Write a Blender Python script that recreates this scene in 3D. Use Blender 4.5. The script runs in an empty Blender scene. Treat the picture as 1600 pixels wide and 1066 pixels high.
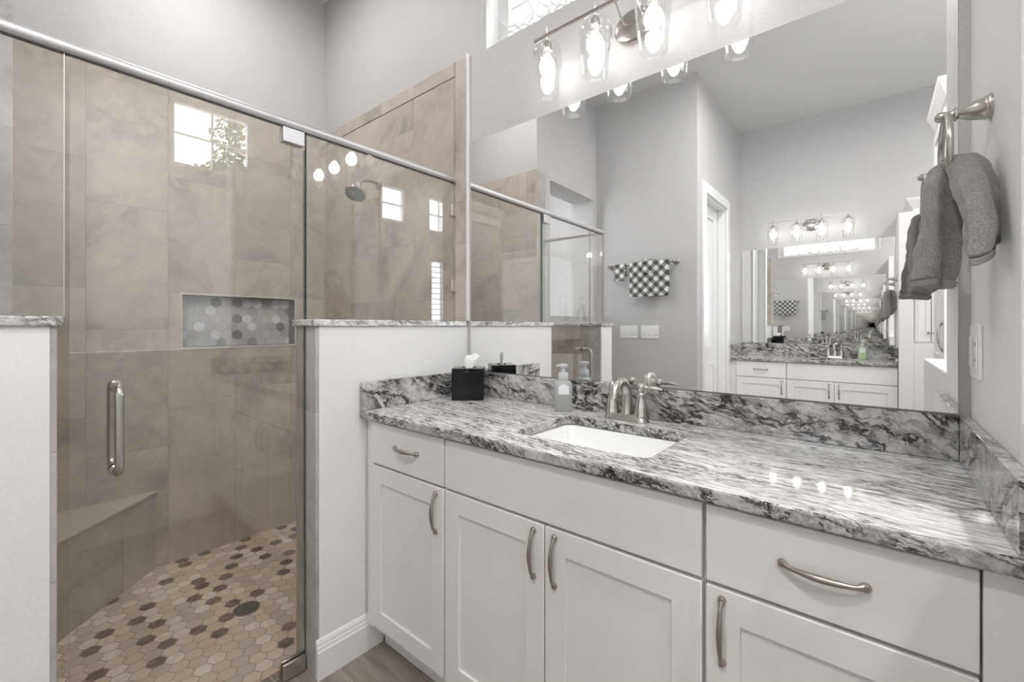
import bpy, bmesh, math, random
from mathutils import Vector, Matrix
C = bpy.context.scene.collection
scn = bpy.context.scene
PI = math.pi

# ---------------------------------------------------------------- camera
cam_d = bpy.data.cameras.new('camera'); cam = bpy.data.objects.new('camera', cam_d); C.objects.link(cam)
cam.location = (1.4863, -1.4625, 1.230)
cam.rotation_euler = (PI/2, 0, math.radians(39.686))
cam_d.sensor_width = 36; cam_d.lens = 682.09*36/1600
cam_d.shift_y = -23/1600
cam_d.clip_start = 0.02
scn.camera = cam
# ---------------------------------------------------------------- world, exposure
scn.view_settings.view_transform = 'Standard'; scn.view_settings.look = 'None'
scn.view_settings.exposure = 0.42; scn.view_settings.gamma = 1
scn.view_settings.use_curve_mapping = False
cy = scn.cycles
cy.max_bounces = 40; cy.diffuse_bounces = 7; cy.glossy_bounces = 40; cy.transmission_bounces = 8
cy.transparent_max_bounces = 32; cy.caustics_reflective = True; cy.caustics_refractive = False
cy.sample_clamp_indirect = 6.0; cy.use_denoising = True
SKY = 9.5
w = bpy.data.worlds.new('sky'); scn.world = w; w.use_nodes = True
nt = w.node_tree; nt.nodes.clear()
out = nt.nodes.new('ShaderNodeOutputWorld'); bg = nt.nodes.new('ShaderNodeBackground')
tc = nt.nodes.new('ShaderNodeTexCoord'); no = nt.nodes.new('ShaderNodeTexNoise'); no.inputs['Scale'].default_value = 3.0
no.inputs['Detail'].default_value = 6
rp = nt.nodes.new('ShaderNodeValToRGB'); rp.color_ramp.elements[0].position = .35; rp.color_ramp.elements[1].position = .62
rp.color_ramp.elements[0].color = (.78, .85, .96, 1); rp.color_ramp.elements[1].color = (1, 1, 1, 1)
nt.links.new(tc.outputs['Generated'], no.inputs['Vector']); nt.links.new(no.outputs['Fac'], rp.inputs['Fac'])
nt.links.new(rp.outputs['Color'], bg.inputs['Color']); bg.inputs['Strength'].default_value = SKY
nt.links.new(bg.outputs['Background'], out.inputs['Surface'])

# unseen ceiling lamps added as fill light (their cans are built further down)
CEIL = 3.407
FILL_SPOTS = [(1.15, -2.05), (2.55, -.9), (2.6, -2.6), (-.75, -.75)]
FILL_W = [20, 22, 14, 9]
BULB = 10.5

# ---------------------------------------------------------------- materials
MATS = {}
class N:
    """small node helper"""
    def __init__(s, name):
        s.m = bpy.data.materials.new(name); s.m.use_nodes = True; s.t = s.m.node_tree; s.t.nodes.clear()
        s.out = s.t.nodes.new('ShaderNodeOutputMaterial')
    def n(s, typ, **kw):
        x = s.t.nodes.new(typ)
        for k, v in kw.items():
            if k == 'inp':
                for a, b in v.items():
                    if hasattr(b, 'is_output') or isinstance(b, bpy.types.NodeSocket): s.t.links.new(b, x.inputs[a])
                    else: x.inputs[a].default_value = b
            else: setattr(x, k, v)
        return x
    def math(s, op, a, b=None, c=None, clamp=False):
        x = s.t.nodes.new('ShaderNodeMath'); x.operation = op; x.use_clamp = clamp
        for i, v in enumerate((a, b, c)):
            if v is None: continue
            if isinstance(v, (int, float)): x.inputs[i].default_value = v
            else: s.t.links.new(v, x.inputs[i])
        return x.outputs[0]
    def vmath(s, op, a, b=None, out='Vector'):
        x = s.t.nodes.new('ShaderNodeVectorMath'); x.operation = op
        for i, v in enumerate((a, b)):
            if v is None: continue
            if isinstance(v, (tuple, list)): x.inputs[i].default_value = v
            else: s.t.links.new(v, x.inputs[i])
        return x.outputs[out]
    def mix(s, f, a, b, typ='RGBA', blend='MIX'):
        x = s.t.nodes.new('ShaderNodeMix'); x.data_type = typ
        if typ == 'RGBA': x.blend_type = blend
        o = {'RGBA': (6, 7, 2), 'FLOAT': (2, 3, 0), 'VECTOR': (4, 5, 1)}[typ]
        for i, v in ((0, f), (o[0], a), (o[1], b)):
            if isinstance(v, (int, float)): x.inputs[i].default_value = v
            elif isinstance(v, (tuple, list)): x.inputs[i].default_value = (tuple(v) + (1,))[:4] if typ == 'RGBA' else v
            else: s.t.links.new(v, x.inputs[i])
        return x.outputs[o[2]]
    def ramp(s, f, stops, interp='LINEAR'):
        x = s.t.nodes.new('ShaderNodeValToRGB'); x.color_ramp.interpolation = interp
        e = x.color_ramp.elements
        while len(e) < len(stops): e.new(.5)
        for i, (p, c) in enumerate(stops):
            e[i].position = p
            e[i].color = (c, c, c, 1) if isinstance(c, (int, float)) else tuple(c) + (1,)
        s.t.links.new(f, x.inputs['Fac']); return x.outputs['Color']
    def noise(s, vec, scale, detail=4, rough=.5, dist=0, out='Fac'):
        x = s.n('ShaderNodeTexNoise', inp={'Vector': vec, 'Scale': scale, 'Detail': detail, 'Roughness': rough, 'Distortion': dist})
        return x.outputs[out]
    def bump(s, h, strength=.2, dist=.002):
        return s.n('ShaderNodeBump', inp={'Height': h, 'Strength': strength, 'Distance': dist}).outputs['Normal']
    def obj(s): return s.n('ShaderNodeTexCoord').outputs['Object']
    def bsdf(s, color, rough=.5, metal=0, normal=None, **kw):
        b = s.n('ShaderNodeBsdfPrincipled')
        for k, v in (('Base Color', color), ('Roughness', rough), ('Metallic', metal), ('Normal', normal)) + tuple(kw.items()):
            if v is None: continue
            if isinstance(v, (int, float)): b.inputs[k].default_value = v
            elif isinstance(v, (tuple, list)): b.inputs[k].default_value = (tuple(v) + (1,))[:4]
            else: s.t.links.new(v, b.inputs[k])
        s.t.links.new(b.outputs[0], s.out.inputs['Surface']); return b

def simple(name, color, rough=.5, metal=0, bump=0, bscale=200, **kw):
    s = N(name); nm = None
    o = s.obj()
    v = s.noise(o, 6, 3)
    col = s.mix(s.math('MULTIPLY', v, .12), color, tuple(c*.86 for c in color))
    if bump: nm = s.bump(s.noise(o, bscale, 3), bump, .001)
    s.bsdf(col, rough, metal, nm, **kw); return s.m

def paint(name, color, strength=.35):
    s = N(name); o = s.obj()
    n1 = s.noise(o, 95, 3, .55); h = s.ramp(n1, [(.42, 0.0), (.62, 1.0)])
    s.bsdf(color, .55, 0, s.bump(h, strength, .0012)); return s.m

M = {}
M['wall'] = paint('wall_paint', (.53, .524, .518))
M['white_wall'] = paint('light_wall_paint', (.79, .788, .786), .3)
M['ceiling'] = paint('ceiling_paint', (.72, .72, .715), .2)
M['trim'] = simple('trim_white', (.82, .82, .815), .28)
M['cabinet'] = simple('cabinet_white', (.79, .775, .76), .32)
M['cabinet_dark'] = simple('cabinet_reveal', (.38, .37, .36), .6)
M['porcelain'] = simple('porcelain', (.88, .88, .87), .08)
M['plastic'] = simple('switch_plastic', (.85, .85, .84), .25)
M['dark'] = simple('dark_rubber_and_gaps', (.03, .03, .03), .5)  # gasket rubber; also painted as shade in the door gaps
M['chrome'] = simple('chrome', (.75, .74, .73), .08, 1)
M['nickel'] = simple('brushed_nickel', (.56, .53, .50), .26, 1)
M['nickel_dark'] = simple('satin_pull_metal', (.42, .385, .35), .32, 1)
M['alum'] = simple('satin_aluminium', (.66, .65, .66), .42, .8)
M['black_gloss'] = simple('black_lacquer', (.004, .004, .004), .08, **{'Specular IOR Level': .32})
M['rubber_grey'] = simple('nozzle_plate', (.20, .21, .215), .4)
M['tissue'] = simple('tissue_paper', (.92, .92, .91), .8)
M['soap'] = simple('soap_bottle_glaze', (.37, .395, .375), .14, bump=0)
M['soap_cap'] = simple('soap_pump_plastic', (.52, .53, .54), .3)
M['soap_label'] = simple('soap_label', (.75, .77, .79), .4)
M['green_soap'] = simple('green_liquid_soap', (.45, .58, .35), .15)
M['decor'] = simple('white_decor', (.85, .85, .84), .5)
M['art'] = simple('art_paper', (.6, .6, .58), .6)
M['wood_arch'] = simple('arch_wood', (.35, .31, .25), .6)

s = N('mirror_silver'); s.bsdf((.945, .945, .94), 0.0, 1.0); M['mirror'] = s.m

def glass(name, tint, refl=1.0):
    s = N(name)
    geo = s.n('ShaderNodeNewGeometry')
    ior = s.mix(geo.outputs['Backfacing'], 1.5, 1/1.5, 'FLOAT')
    fr = s.n('ShaderNodeFresnel', inp={'IOR': ior})
    f = s.math('MULTIPLY', fr.outputs[0], refl, clamp=True)
    tr = s.n('ShaderNodeBsdfTransparent', inp={'Color': tuple(tint) + (1,)})
    gl = s.n('ShaderNodeBsdfAnisotropic' if False else 'ShaderNodeBsdfGlossy', inp={'Roughness': 0.0, 'Color': (1, 1, 1, 1)})
    mx = s.n('ShaderNodeMixShader', inp={0: f, 1: tr.outputs[0], 2: gl.outputs[0]})
    s.t.links.new(mx.outputs[0], s.out.inputs['Surface']); return s.m
M['glass'] = glass('shower_glass', (.985, .988, .983), 1.75)
M['glass_edge'] = simple('glass_edge', (.05, .075, .065), .12)
M['lamp_glass'] = glass('lamp_shade_glass', (.97, .97, .97), 1.6)
M['pane'] = glass('window_pane', (.98, .98, .98))

def emis(name, col, st):
    s = N(name); e = s.n('ShaderNodeEmission', inp={'Color': tuple(col) + (1,), 'Strength': st})
    s.t.links.new(e.outputs[0], s.out.inputs['Surface']); return s.m
M['bulb'] = emis('lit_bulb', (1, .98, .955), BULB)
M['can'] = emis('added_light_lens', (1, .97, .93), 6)  # glowing lens of the added ceiling fill lamps

# wall tile: upright 12x24 tiles, staggered courses. axes = which object axes run across / up
def tile(name, ax, x0, w, h, z0, stag, base=(.46, .412, .365)):
    s = N(name); o = s.obj()
    sp = s.n('ShaderNodeSeparateXYZ', inp={0: o})
    U = s.math('DIVIDE', s.math('SUBTRACT', sp.outputs[ax], x0), w)
    cu = s.math('FLOOR', U)
    off = s.math('MULTIPLY', s.math('MODULO', s.math('ADD', cu, 30.0), float(len(stag))), 1.0)
    # stagger looked up by course
    acc = None
    for i, st in enumerate(stag):
        e = s.math('MULTIPLY', s.math('COMPARE', off, float(i), .1), st)
        acc = e if acc is None else s.math('ADD', acc, e)
    V = s.math('ADD', s.math('DIVIDE', s.math('SUBTRACT', sp.outputs[2], z0), h), acc)
    cv = s.math('FLOOR', V)
    fu = s.math('SUBTRACT', U, cu); fv = s.math('SUBTRACT', V, cv)
    du = s.math('MULTIPLY', s.math('MINIMUM', fu, s.math('SUBTRACT', 1.0, fu)), w)
    dv = s.math('MULTIPLY', s.math('MINIMUM', fv, s.math('SUBTRACT', 1.0, fv)), h)
    d = s.math('MINIMUM', du, dv)
    g = s.ramp(s.math('MULTIPLY', d, 100.0), [(.08, 0), (.13, 1)])
    cid = s.n('ShaderNodeCombineXYZ', inp={0: cu, 1: cv, 2: 0.0}).outputs[0]
    rnd = s.n('ShaderNodeTexWhiteNoise', inp={'Vector': cid})
    po = s.vmath('ADD', o, s.vmath('MULTIPLY', rnd.outputs['Color'], (7, 7, 7)))
    n1 = s.noise(po, 2.6, 6, .62, .8); n2 = s.noise(po, 11, 5, .6, 1.2); n3 = s.noise(po, 60, 3, .6)
    c = s.ramp(n1, [(.32, tuple(v*.70 for v in base)), (.5, base), (.68, tuple(min(1, v*1.22) for v in base))])
    c = s.mix(s.math('MULTIPLY', s.ramp(n2, [(.45, 0), (.66, 1)]), .5), c, (min(.8, base[0]*1.3), base[1]*1.3, base[2]*1.28))
    c = s.mix(s.math('MULTIPLY', s.ramp(n3, [(.5, 0), (.8, 1)]), .18), c, tuple(v*.72 for v in base))
    c = s.mix(s.math('MULTIPLY', s.math('SUBTRACT', rnd.outputs['Value'], .5), .3), c, tuple(v*.7 for v in base))
    c = s.mix(g, (.30, .275, .25), c)
    bh = s.math('ADD', s.math('MULTIPLY', g, .9), s.math('MULTIPLY', n2, .1))
    s.bsdf(c, .34, 0, s.bump(bh, .35, .0015)); return s.m
TB = (.46, .412, .365)
M['tile_back'] = tile('shower_tile_back', 1, -1.178, .3118, .613, 1.010, [0, .345, .664, .35])
M['tile_side'] = tile('shower_tile_side', 0, -.085, .3118, .613, 1.668, [0, .5, .752, .486])
M['tile_jamb'] = tile('shower_tile_jamb', 0, -1.0, 3.0, .31, .0, [0], base=(.42, .405, .39))
M['tile_jamb_y'] = tile('shower_tile_jamb_y', 1, -4.0, 4.0, .31, .0, [0], base=(.42, .405, .39))
M['tile_bench'] = tile('shower_tile_bench', 0, -1.21, .30, .22, -.05, [0, .0], base=(.44, .41, .37))
M['tile_seat'] = simple('bench_seat_tile', (.52, .47, .41), .35)

def hexm(name, ax, s_, cols, rot=False, grout=(.36, .30, .23)):
    s = N(name); o = s.obj()
    sp = s.n('ShaderNodeSeparateXYZ', inp={0: o})
    a, b = sp.outputs[ax[0]], sp.outputs[ax[1]]
    if rot: a, b = b, a
    p = s.n('ShaderNodeCombineXYZ', inp={0: s.math('ADD', s.math('DIVIDE', a, s_), 200.0), 1: s.math('ADD', s.math('DIVIDE', b, s_), 346.41016), 2: 0.0}).outputs[0]
    r = (1, 1.7320508, 1); h = (.5, .8660254, 0)
    A = s.vmath('SUBTRACT', s.vmath('MODULO', p, r), h)
    B = s.vmath('SUBTRACT', s.vmath('MODULO', s.vmath('SUBTRACT', p, h), r), h)
    la = s.vmath('LENGTH', A, out='Value'); lb = s.vmath('LENGTH', B, out='Value')
    gsel = s.mix(s.math('LESS_THAN', la, lb), B, A, 'VECTOR')
    idv = s.vmath('SNAP', s.vmath('ADD', s.vmath('SUBTRACT', p, gsel), (.05, .05, .5)), (.25, .25, 1))
    ab = s.vmath('ABSOLUTE', gsel)
    sx = s.n('ShaderNodeSeparateXYZ', inp={0: ab})
    dt = s.vmath('DOT_PRODUCT', ab, (.5, .8660254, 0), out='Value')
    d = s.math('SUBTRACT', .5, s.math('MAXIMUM', sx.outputs[0], dt))
    g = s.ramp(d, [(.022, 0), (.045, 1)])
    rn = s.n('ShaderNodeTexWhiteNoise', inp={'Vector': idv})
    c = s.ramp(rn.outputs['Value'], cols[1], 'CONSTANT')
    # the dark stones keep apart: they sit on one third of the cells
    si = s.n('ShaderNodeSeparateXYZ', inp={0: s.vmath('SUBTRACT', p, gsel)})
    rr_ = s.math('ROUND', s.math('DIVIDE', si.outputs[1], .8660254)); qq = s.math('ROUND', s.math('SUBTRACT', si.outputs[0], s.math('MULTIPLY', rr_, .5)))
    lat = s.math('COMPARE', s.math('MODULO', s.math('ADD', s.math('SUBTRACT', qq, rr_), 3000.), 3.), 0., .2)
    r2 = s.n('ShaderNodeTexWhiteNoise', inp={'Vector': s.vmath('ADD', idv, (17.3, 5.1, 2.2))}).outputs['Value']
    isd = s.math('LESS_THAN', r2, s.math('ADD', s.math('MULTIPLY', lat, cols[2]), .02))
    c = s.mix(isd, c, s.mix(rn.outputs['Value'], cols[0], tuple(v*2.1 for v in cols[0])))
    v1 = s.noise(s.vmath('ADD', o, s.vmath('MULTIPLY', rn.outputs['Color'], (5, 5, 5))), 34, 4, .6, 1.0)
    c = s.mix(s.ramp(v1, [(.45, 0), (.8, .6)]), c, tuple(v*.75 for v in cols[1][2][1]), blend='MIX')
    c = s.mix(g, grout, c)
    s.bsdf(c, .42, 0, s.bump(g, .3, .001)); return s.m
FL = [(.075, .055, .042), [(0, (.78, .69, .59)), (.24, (.63, .52, .41)), (.48, (.66, .52, .36)), (.68, (.54, .47, .39)), (.84, (.70, .59, .46))], .34]
NI = [(.15, .15, .145), [(0, (.86, .87, .90)), (.2, (.60, .60, .58)), (.45, (.66, .65, .62)), (.7, (.57, .58, .60)), (.88, (.50, .49, .47))], .27]
M['hex_floor'] = hexm('hex_mosaic_floor', (0, 1), .0585, FL, rot=False)
M['hex_niche'] = hexm('hex_mosaic_niche', (1, 2), .0545, NI, grout=(.5, .49, .47))

def granite(name, axes, scale=1.0, dark=.5):
    """axes: order that maps object coords to (along streak, across, across)"""
    s = N(name); o = s.obj()
    sp = s.n('ShaderNodeSeparateXYZ', inp={0: o})
    q = s.n('ShaderNodeCombineXYZ', inp={0: sp.outputs[axes[0]], 1: sp.outputs[axes[1]], 2: sp.outputs[axes[2]]}).outputs[0]
    wc = s.noise(q, 2.2, 3, .5, out='Color'); wc2 = s.noise(q, 9.0, 3, .5, out='Color')
    return s, q, wc, wc2
def granite_top():
    s, q, wc, wc2 = granite('granite_top', (0, 1, 2))
    p = s.vmath('ADD', q, s.vmath('MULTIPLY', s.vmath('SUBTRACT', wc, (.5, .5, .5)), (.10, .11, .04)))
    p = s.vmath('ADD', p, s.vmath('MULTIPLY', s.vmath('SUBTRACT', wc2, (.5, .5, .5)), (.02, .012, .012)))
    # slight skew of the grain
    sp = s.n('ShaderNodeSeparateXYZ', inp={0: p})
    yy = s.math('ADD', sp.outputs[1], s.math('MULTIPLY', sp.outputs[0], .10))
    sp3 = None
    def st(kx, ky, det, off=0., dist=0.4):
        v = s.n('ShaderNodeCombineXYZ', inp={0: s.math('MULTIPLY', sp.outputs[0], kx), 1: s.math('MULTIPLY', yy, ky), 2: s.math('ADD', s.math('MULTIPLY', sp.outputs[2], ky*.35), off)}).outputs[0]
        return s.noise(v, 1.0, det, .62, dist)
    fine = st(26, 230, 5, 0., .3); mid = st(6, 48, 6, 3., .6); mid2 = st(10, 82, 6, 6., .6); big = st(1.8, 7, 4, 9.); big2 = st(4, 14, 4, 14.)
    sp3 = st(60, 190, 3, 5.)
    c = s.ramp(fine, [(.38, (.88, .87, .855)), (.50, (.80, .79, .775)), (.60, (.58, .57, .56)), (.70, (.38, .37, .36))])
    pat = s.ramp(big, [(.36, .15), (.56, 1)]); pat2 = s.ramp(big2, [(.40, .05), (.56, 1)])
    def vein(n_, w_): return s.ramp(s.math('ABSOLUTE', s.math('SUBTRACT', n_, .5)), [(w_*.35, 1), (w_, 0)])
    brk = s.ramp(st(34, 90, 3, 21.), [(.34, 0), (.46, 1)])
    v1 = s.math('MULTIPLY', s.math('MULTIPLY', vein(mid, .040), pat), brk)
    v2 = s.math('MULTIPLY', s.math('MULTIPLY', vein(mid2, .044), pat2), s.ramp(st(50, 120, 3, 31.), [(.34, 0), (.46, 1)]))
    smear = s.math('MULTIPLY', s.ramp(mid, [(.56, 0), (.68, .4)]), pat2)
    c = s.mix(smear, c, (.30, .29, .285))
    c = s.mix(s.math('MULTIPLY', s.math('MAXIMUM', v1, v2), .92), c, (.035, .03, .03))
    c = s.mix(s.ramp(sp3, [(.62, 0), (.72, .6)]), c, (.10, .095, .09))
    s.bsdf(c, .055, 0, **{'Specular IOR Level': .38}); return s.m
def granite_edge(name, ax, base3=((.34, .33, .325), (.52, .51, .50), (.68, .67, .655)), vein=1.0, fine=1.0, speck=.55):
    s, q, wc, wc2 = granite(name, ax)
    p = s.vmath('ADD', q, s.vmath('MULTIPLY', s.vmath('SUBTRACT', wc, (.5, .5, .5)), (.22, .22, .22)))
    p = s.vmath('ADD', p, s.vmath('MULTIPLY', s.vmath('SUBTRACT', wc2, (.5, .5, .5)), (.05, .05, .05)))
    wc3 = s.noise(q, 46, 3, .6, out='Color')
    p = s.vmath('ADD', p, s.vmath('MULTIPLY', s.vmath('SUBTRACT', wc3, (.5, .5, .5)), (.022, .022, .022)))
    sp = s.n('ShaderNodeSeparateXYZ', inp={0: p})
    zz = s.math('ADD', sp.outputs[2], s.math('MULTIPLY', sp.outputs[0], .28))
    def st(kx, kz, det, off, dist=.5):
        v = s.n('ShaderNodeCombineXYZ', inp={0: s.math('MULTIPLY', sp.outputs[0], kx), 1: s.math('MULTIPLY', sp.outputs[1], kx), 2: s.math('ADD', s.math('MULTIPLY', zz, kz), off)}).outputs[0]
        return s.noise(v, 1.0, det, .68, dist)
    rid = s.math('ABSOLUTE', s.math('SUBTRACT', st(5*fine, 17*fine, 6, 2.), .5))
    rid2 = s.math('ABSOLUTE', s.math('SUBTRACT', st(9*fine, 26*fine, 6, 7.), .5))
    big = st(3.5, 9, 4, 11.); gr = s.noise(q, 130, 4, .7)
    v = s.math('MULTIPLY', s.ramp(rid, [(.014, 1), (.052, 0)]), s.ramp(big, [(.38, .15), (.54, 1)]))
    v2 = s.math('MULTIPLY', s.ramp(rid2, [(.008, 1), (.042, 0)]), s.ramp(big, [(.42, .1), (.60, .85)]))
    base = s.ramp(s.noise(q, 22, 5, .65, .8), [(.3, base3[0]), (.5, base3[1]), (.7, base3[2])])
    base = s.mix(s.ramp(gr, [(.5, 0), (.72, speck)]), base, (.25, .24, .235))
    c = s.mix(s.math('MULTIPLY', s.math('MAXIMUM', v, v2), vein), base, (.025, .022, .022))
    s.bsdf(c, .06); return s.m
M['granite'] = granite_top()
M['granite_face'] = granite_edge('granite_face', (0, 1, 2))
M['granite_side'] = granite_edge('granite_side', (1, 0, 2))
M['granite_cap'] = granite_edge('granite_cap', (1, 0, 2), ((.62, .61, .60), (.76, .75, .74), (.84, .83, .82)), .75, 1.7, .3)
M['granite_front'] = granite_edge('granite_front', (0, 1, 2), ((.36, .35, .345), (.52, .51, .50), (.66, .65, .64)), 1.0, 2.0, .8)

def plank():
    s = N('wood_look_floor'); o = s.obj()
    sp = s.n('ShaderNodeSeparateXYZ', inp={0: o})
    W, L = .173, .9
    V = s.math('DIVIDE', s.math('ADD', sp.outputs[1], .480), W); cv = s.math('FLOOR', V)
    U = s.math('ADD', s.math('DIVIDE', s.math('SUBTRACT', sp.outputs[0], .20), L), s.math('MULTIPLY', s.math('MODULO', s.math('ADD', cv, 30.), 3.), .345)); cu = s.math('FLOOR', U)
    fu = s.math('SUBTRACT', U, cu); fv = s.math('SUBTRACT', V, cv)
    du = s.math('MULTIPLY', s.math('MINIMUM', fu, s.math('SUBTRACT', 1., fu)), L); dv = s.math('MULTIPLY', s.math('MINIMUM', fv, s.math('SUBTRACT', 1., fv)), W)
    g = s.ramp(s.math('MULTIPLY', s.math('MINIMUM', du, dv), 100.), [(.12, 0), (.2, 1)])
    rnd = s.n('ShaderNodeTexWhiteNoise', inp={'Vector': s.n('ShaderNodeCombineXYZ', inp={0: cu, 1: cv}).outputs[0]})
    po = s.vmath('MULTIPLY', s.vmath('ADD', o, s.vmath('MULTIPLY', rnd.outputs['Color'], (5, 5, 5))), (2.5, 26, 1))
    n1 = s.noise(po, 1.6, 6, .6, .5)
    c = s.ramp(n1, [(.3, (.17, .145, .125)), (.55, (.27, .235, .205)), (.75, (.35, .31, .275))])
    c = s.mix(g, (.42, .37, .32), c)
    s.bsdf(c, .38, 0, s.bump(g, .3, .001)); return s.m
M['plank'] = plank()

def terry(name, col):
    s = N(name); o = s.obj()
    n1 = s.noise(o, 430, 3, .6); n2 = s.noise(o, 30, 3, .5)
    h = s.math('ADD', s.math('MULTIPLY', n1, .8), s.math('MULTIPLY', n2, .2))
    c = s.mix(s.ramp(n1, [(.35, 0), (.65, 1)]), tuple(v*.62 for v in col), tuple(min(1, v*1.3) for v in col))
    s.bsdf(c, .95, 0, s.bump(h, .9, .003), **{'Sheen Weight': .4}); return s.m
M['terry'] = terry('grey_terry', (.27, .252, .243))
M['hem'] = simple('towel_hem', (.27, .255, .245), .85, bump=.6, bscale=500)

def gingham():
    s = N('gingham_cloth'); o = s.obj()
    sp = s.n('ShaderNodeSeparateXYZ', inp={0: o})
    P_ = .068
    a = s.math('DIVIDE', s.math('ADD', sp.outputs[0], sp.outputs[2]), P_*1.414)
    b = s.math('DIVIDE', s.math('SUBTRACT', sp.outputs[0], sp.outputs[2]), P_*1.414)
    fa = s.math('GREATER_THAN', s.math('FRACT', s.math('ADD', a, 50.)), .5); fb = s.math('GREATER_THAN', s.math('FRACT', s.math('ADD', b, 50.)), .5)
    k = s.math('MULTIPLY', s.math('ADD', fa, fb), .5)
    c = s.ramp(k, [(0, (.80, .79, .78)), (.5, (.26, .26, .255)), (1, (.07, .07, .07))])
    s.bsdf(c, .9, 0, s.bump(s.noise(o, 350, 3), .5, .002)); return s.m
M['gingham'] = gingham()

# ---------------------------------------------------------------- geometry helpers
DEL = -.012                               # the shower enclosure stands a hair out of square with the mirror wall
class Mb:
    def __init__(s): s.bm = bmesh.new()
    def box(s, x0, x1, y0, y1, z0, z1):
        a = [s.bm.verts.new((x, y, z)) for z in (min(z0, z1), max(z0, z1)) for y in (min(y0, y1), max(y0, y1)) for x in (min(x0, x1), max(x0, x1))]
        for f in ((0, 2, 3, 1), (4, 5, 7, 6), (0, 1, 5, 4), (2, 6, 7, 3), (0, 4, 6, 2), (1, 3, 7, 5)): s.bm.faces.new([a[i] for i in f])
        return s
    def rings(s, rings, closed=True, cap=True):
        R = [[s.bm.verts.new(p) for p in r] for r in rings]
        n = len(R[0])
        for i in range(len(R)-1):
            for j in range(n if closed else n-1):
                k = (j+1) % n
                s.bm.faces.new((R[i][j], R[i][k], R[i+1][k], R[i+1][j]))
        if cap and closed: s.bm.faces.new(R[0][::-1]); s.bm.faces.new(R[-1])
        return s
    def lathe(s, prof, base=(0, 0, 0), axis=(0, 0, 1), n=32, cap=True):
        """prof: (radius, height along axis)"""
        ax = Vector(axis).normalized(); q = Vector((0, 0, 1)).rotation_difference(ax)
        base = Vector(base)
        return s.rings([[base + q @ Vector((max(r, 1e-5)*math.cos(2*PI*j/n), max(r, 1e-5)*math.sin(2*PI*j/n), h)) for j in range(n)] for r, h in prof], cap=cap)
    def tube(s, pts, r, n=12, flat=1.0):
        pts = [Vector(p) for p in pts]; rr = r if isinstance(r, (list, tuple)) else [r]*len(pts)
        t0 = (pts[1]-pts[0]).normalized(); up = Vector((0, 0, 1)) if abs(t0.z) < .9 else Vector((0, 1, 0))
        u = t0.cross(up).normalized(); rings = []
        for i, p in enumerate(pts):
            t = (pts[min(i+1, len(pts)-1)] - pts[max(i-1, 0)]).normalized()
            u = (u - t*u.dot(t)).normalized(); v = t.cross(u)
            rings.append([p + u*rr[i]*math.cos(2*PI*j/n) + v*rr[i]*flat*math.sin(2*PI*j/n) for j in range(n)])
        return s.rings(rings)
    def prism(s, poly, a, b, plane='xy'):
        """extrude a polygon from a to b along the missing axis"""
        def P(u, v, w): return {'xy': (u, v, w), 'yz': (w, u, v), 'xz': (u, w, v)}[plane]
        A = [s.bm.verts.new(P(u, v, a)) for u, v in poly]; B = [s.bm.verts.new(P(u, v, b)) for u, v in poly]
        n = len(poly)
        s.bm.faces.new(A[::-1]); s.bm.faces.new(B)
        for i in range(n): s.bm.faces.new((A[i], A[(i+1) % n], B[(i+1) % n], B[i]))
        return s
    def frame(s, u0, u1, v0, v1, hu0, hu1, hv0, hv1, a, b, plane='xz'):
        """a rectangular slab with a rectangular hole, one clean mesh"""
        def P(u, v, w): return {'xy': (u, v, w), 'yz': (w, u, v), 'xz': (u, w, v)}[plane]
        o = [(u0, v0), (u1, v0), (u1, v1), (u0, v1)]; h = [(hu0, hv0), (hu1, hv0), (hu1, hv1), (hu0, hv1)]
        V = [[s.bm.verts.new(P(u, v, w)) for u, v in L] for w in (a, b) for L in (o, h)]
        OA, HA, OB, HB = V
        for i in range(4):
            j = (i+1) % 4
            s.bm.faces.new((OA[i], OA[j], HA[j], HA[i])); s.bm.faces.new((OB[j], OB[i], HB[i], HB[j]))
            s.bm.faces.new((OA[j], OA[i], OB[i], OB[j])); s.bm.faces.new((HA[i], HA[j], HB[j], HB[i]))
        return s

def tagp(o, label=None, cat=None, group=None, kind=None):
    if label: o['label'] = label
    if cat: o['category'] = cat
    if group: o['group'] = group
    if kind: o['kind'] = kind
    return o
def build(name, mb, mat, parent=None, bev=0, smooth=False, seg=2, rot=None, sub=0):
    bm = mb.bm; bmesh.ops.recalc_face_normals(bm, faces=bm.faces)
    if parent is not None:
        b = Vector(parent['_b']); bmesh.ops.translate(bm, vec=-b, verts=bm.verts)
    me = bpy.data.meshes.new(name); bm.to_mesh(me); bm.free()
    for m in (mat if isinstance(mat, list) else [mat]): me.materials.append(m)
    o = bpy.data.objects.new(name, me); C.objects.link(o)
    if parent is not None:
        o.parent = parent; o['_b'] = parent['_b']
    if smooth:
        me.polygons.foreach_set('use_smooth', [True]*len(me.polygons)); me.set_sharp_from_angle(angle=math.radians(38))
    if bev:
        m = o.modifiers.new('bevel', 'BEVEL'); m.width = bev; m.segments = seg; m.limit_method = 'ANGLE'; m.angle_limit = math.radians(40)
        if not smooth: me.polygons.foreach_set('use_smooth', [True]*len(me.polygons)); me.set_sharp_from_angle(angle=math.radians(30))
        m.harden_normals = False
    if sub:
        m = o.modifiers.new('sub', 'SUBSURF'); m.levels = sub; m.render_levels = sub
    if rot is not None: o.rotation_euler = (0, 0, rot)
    return o
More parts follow.
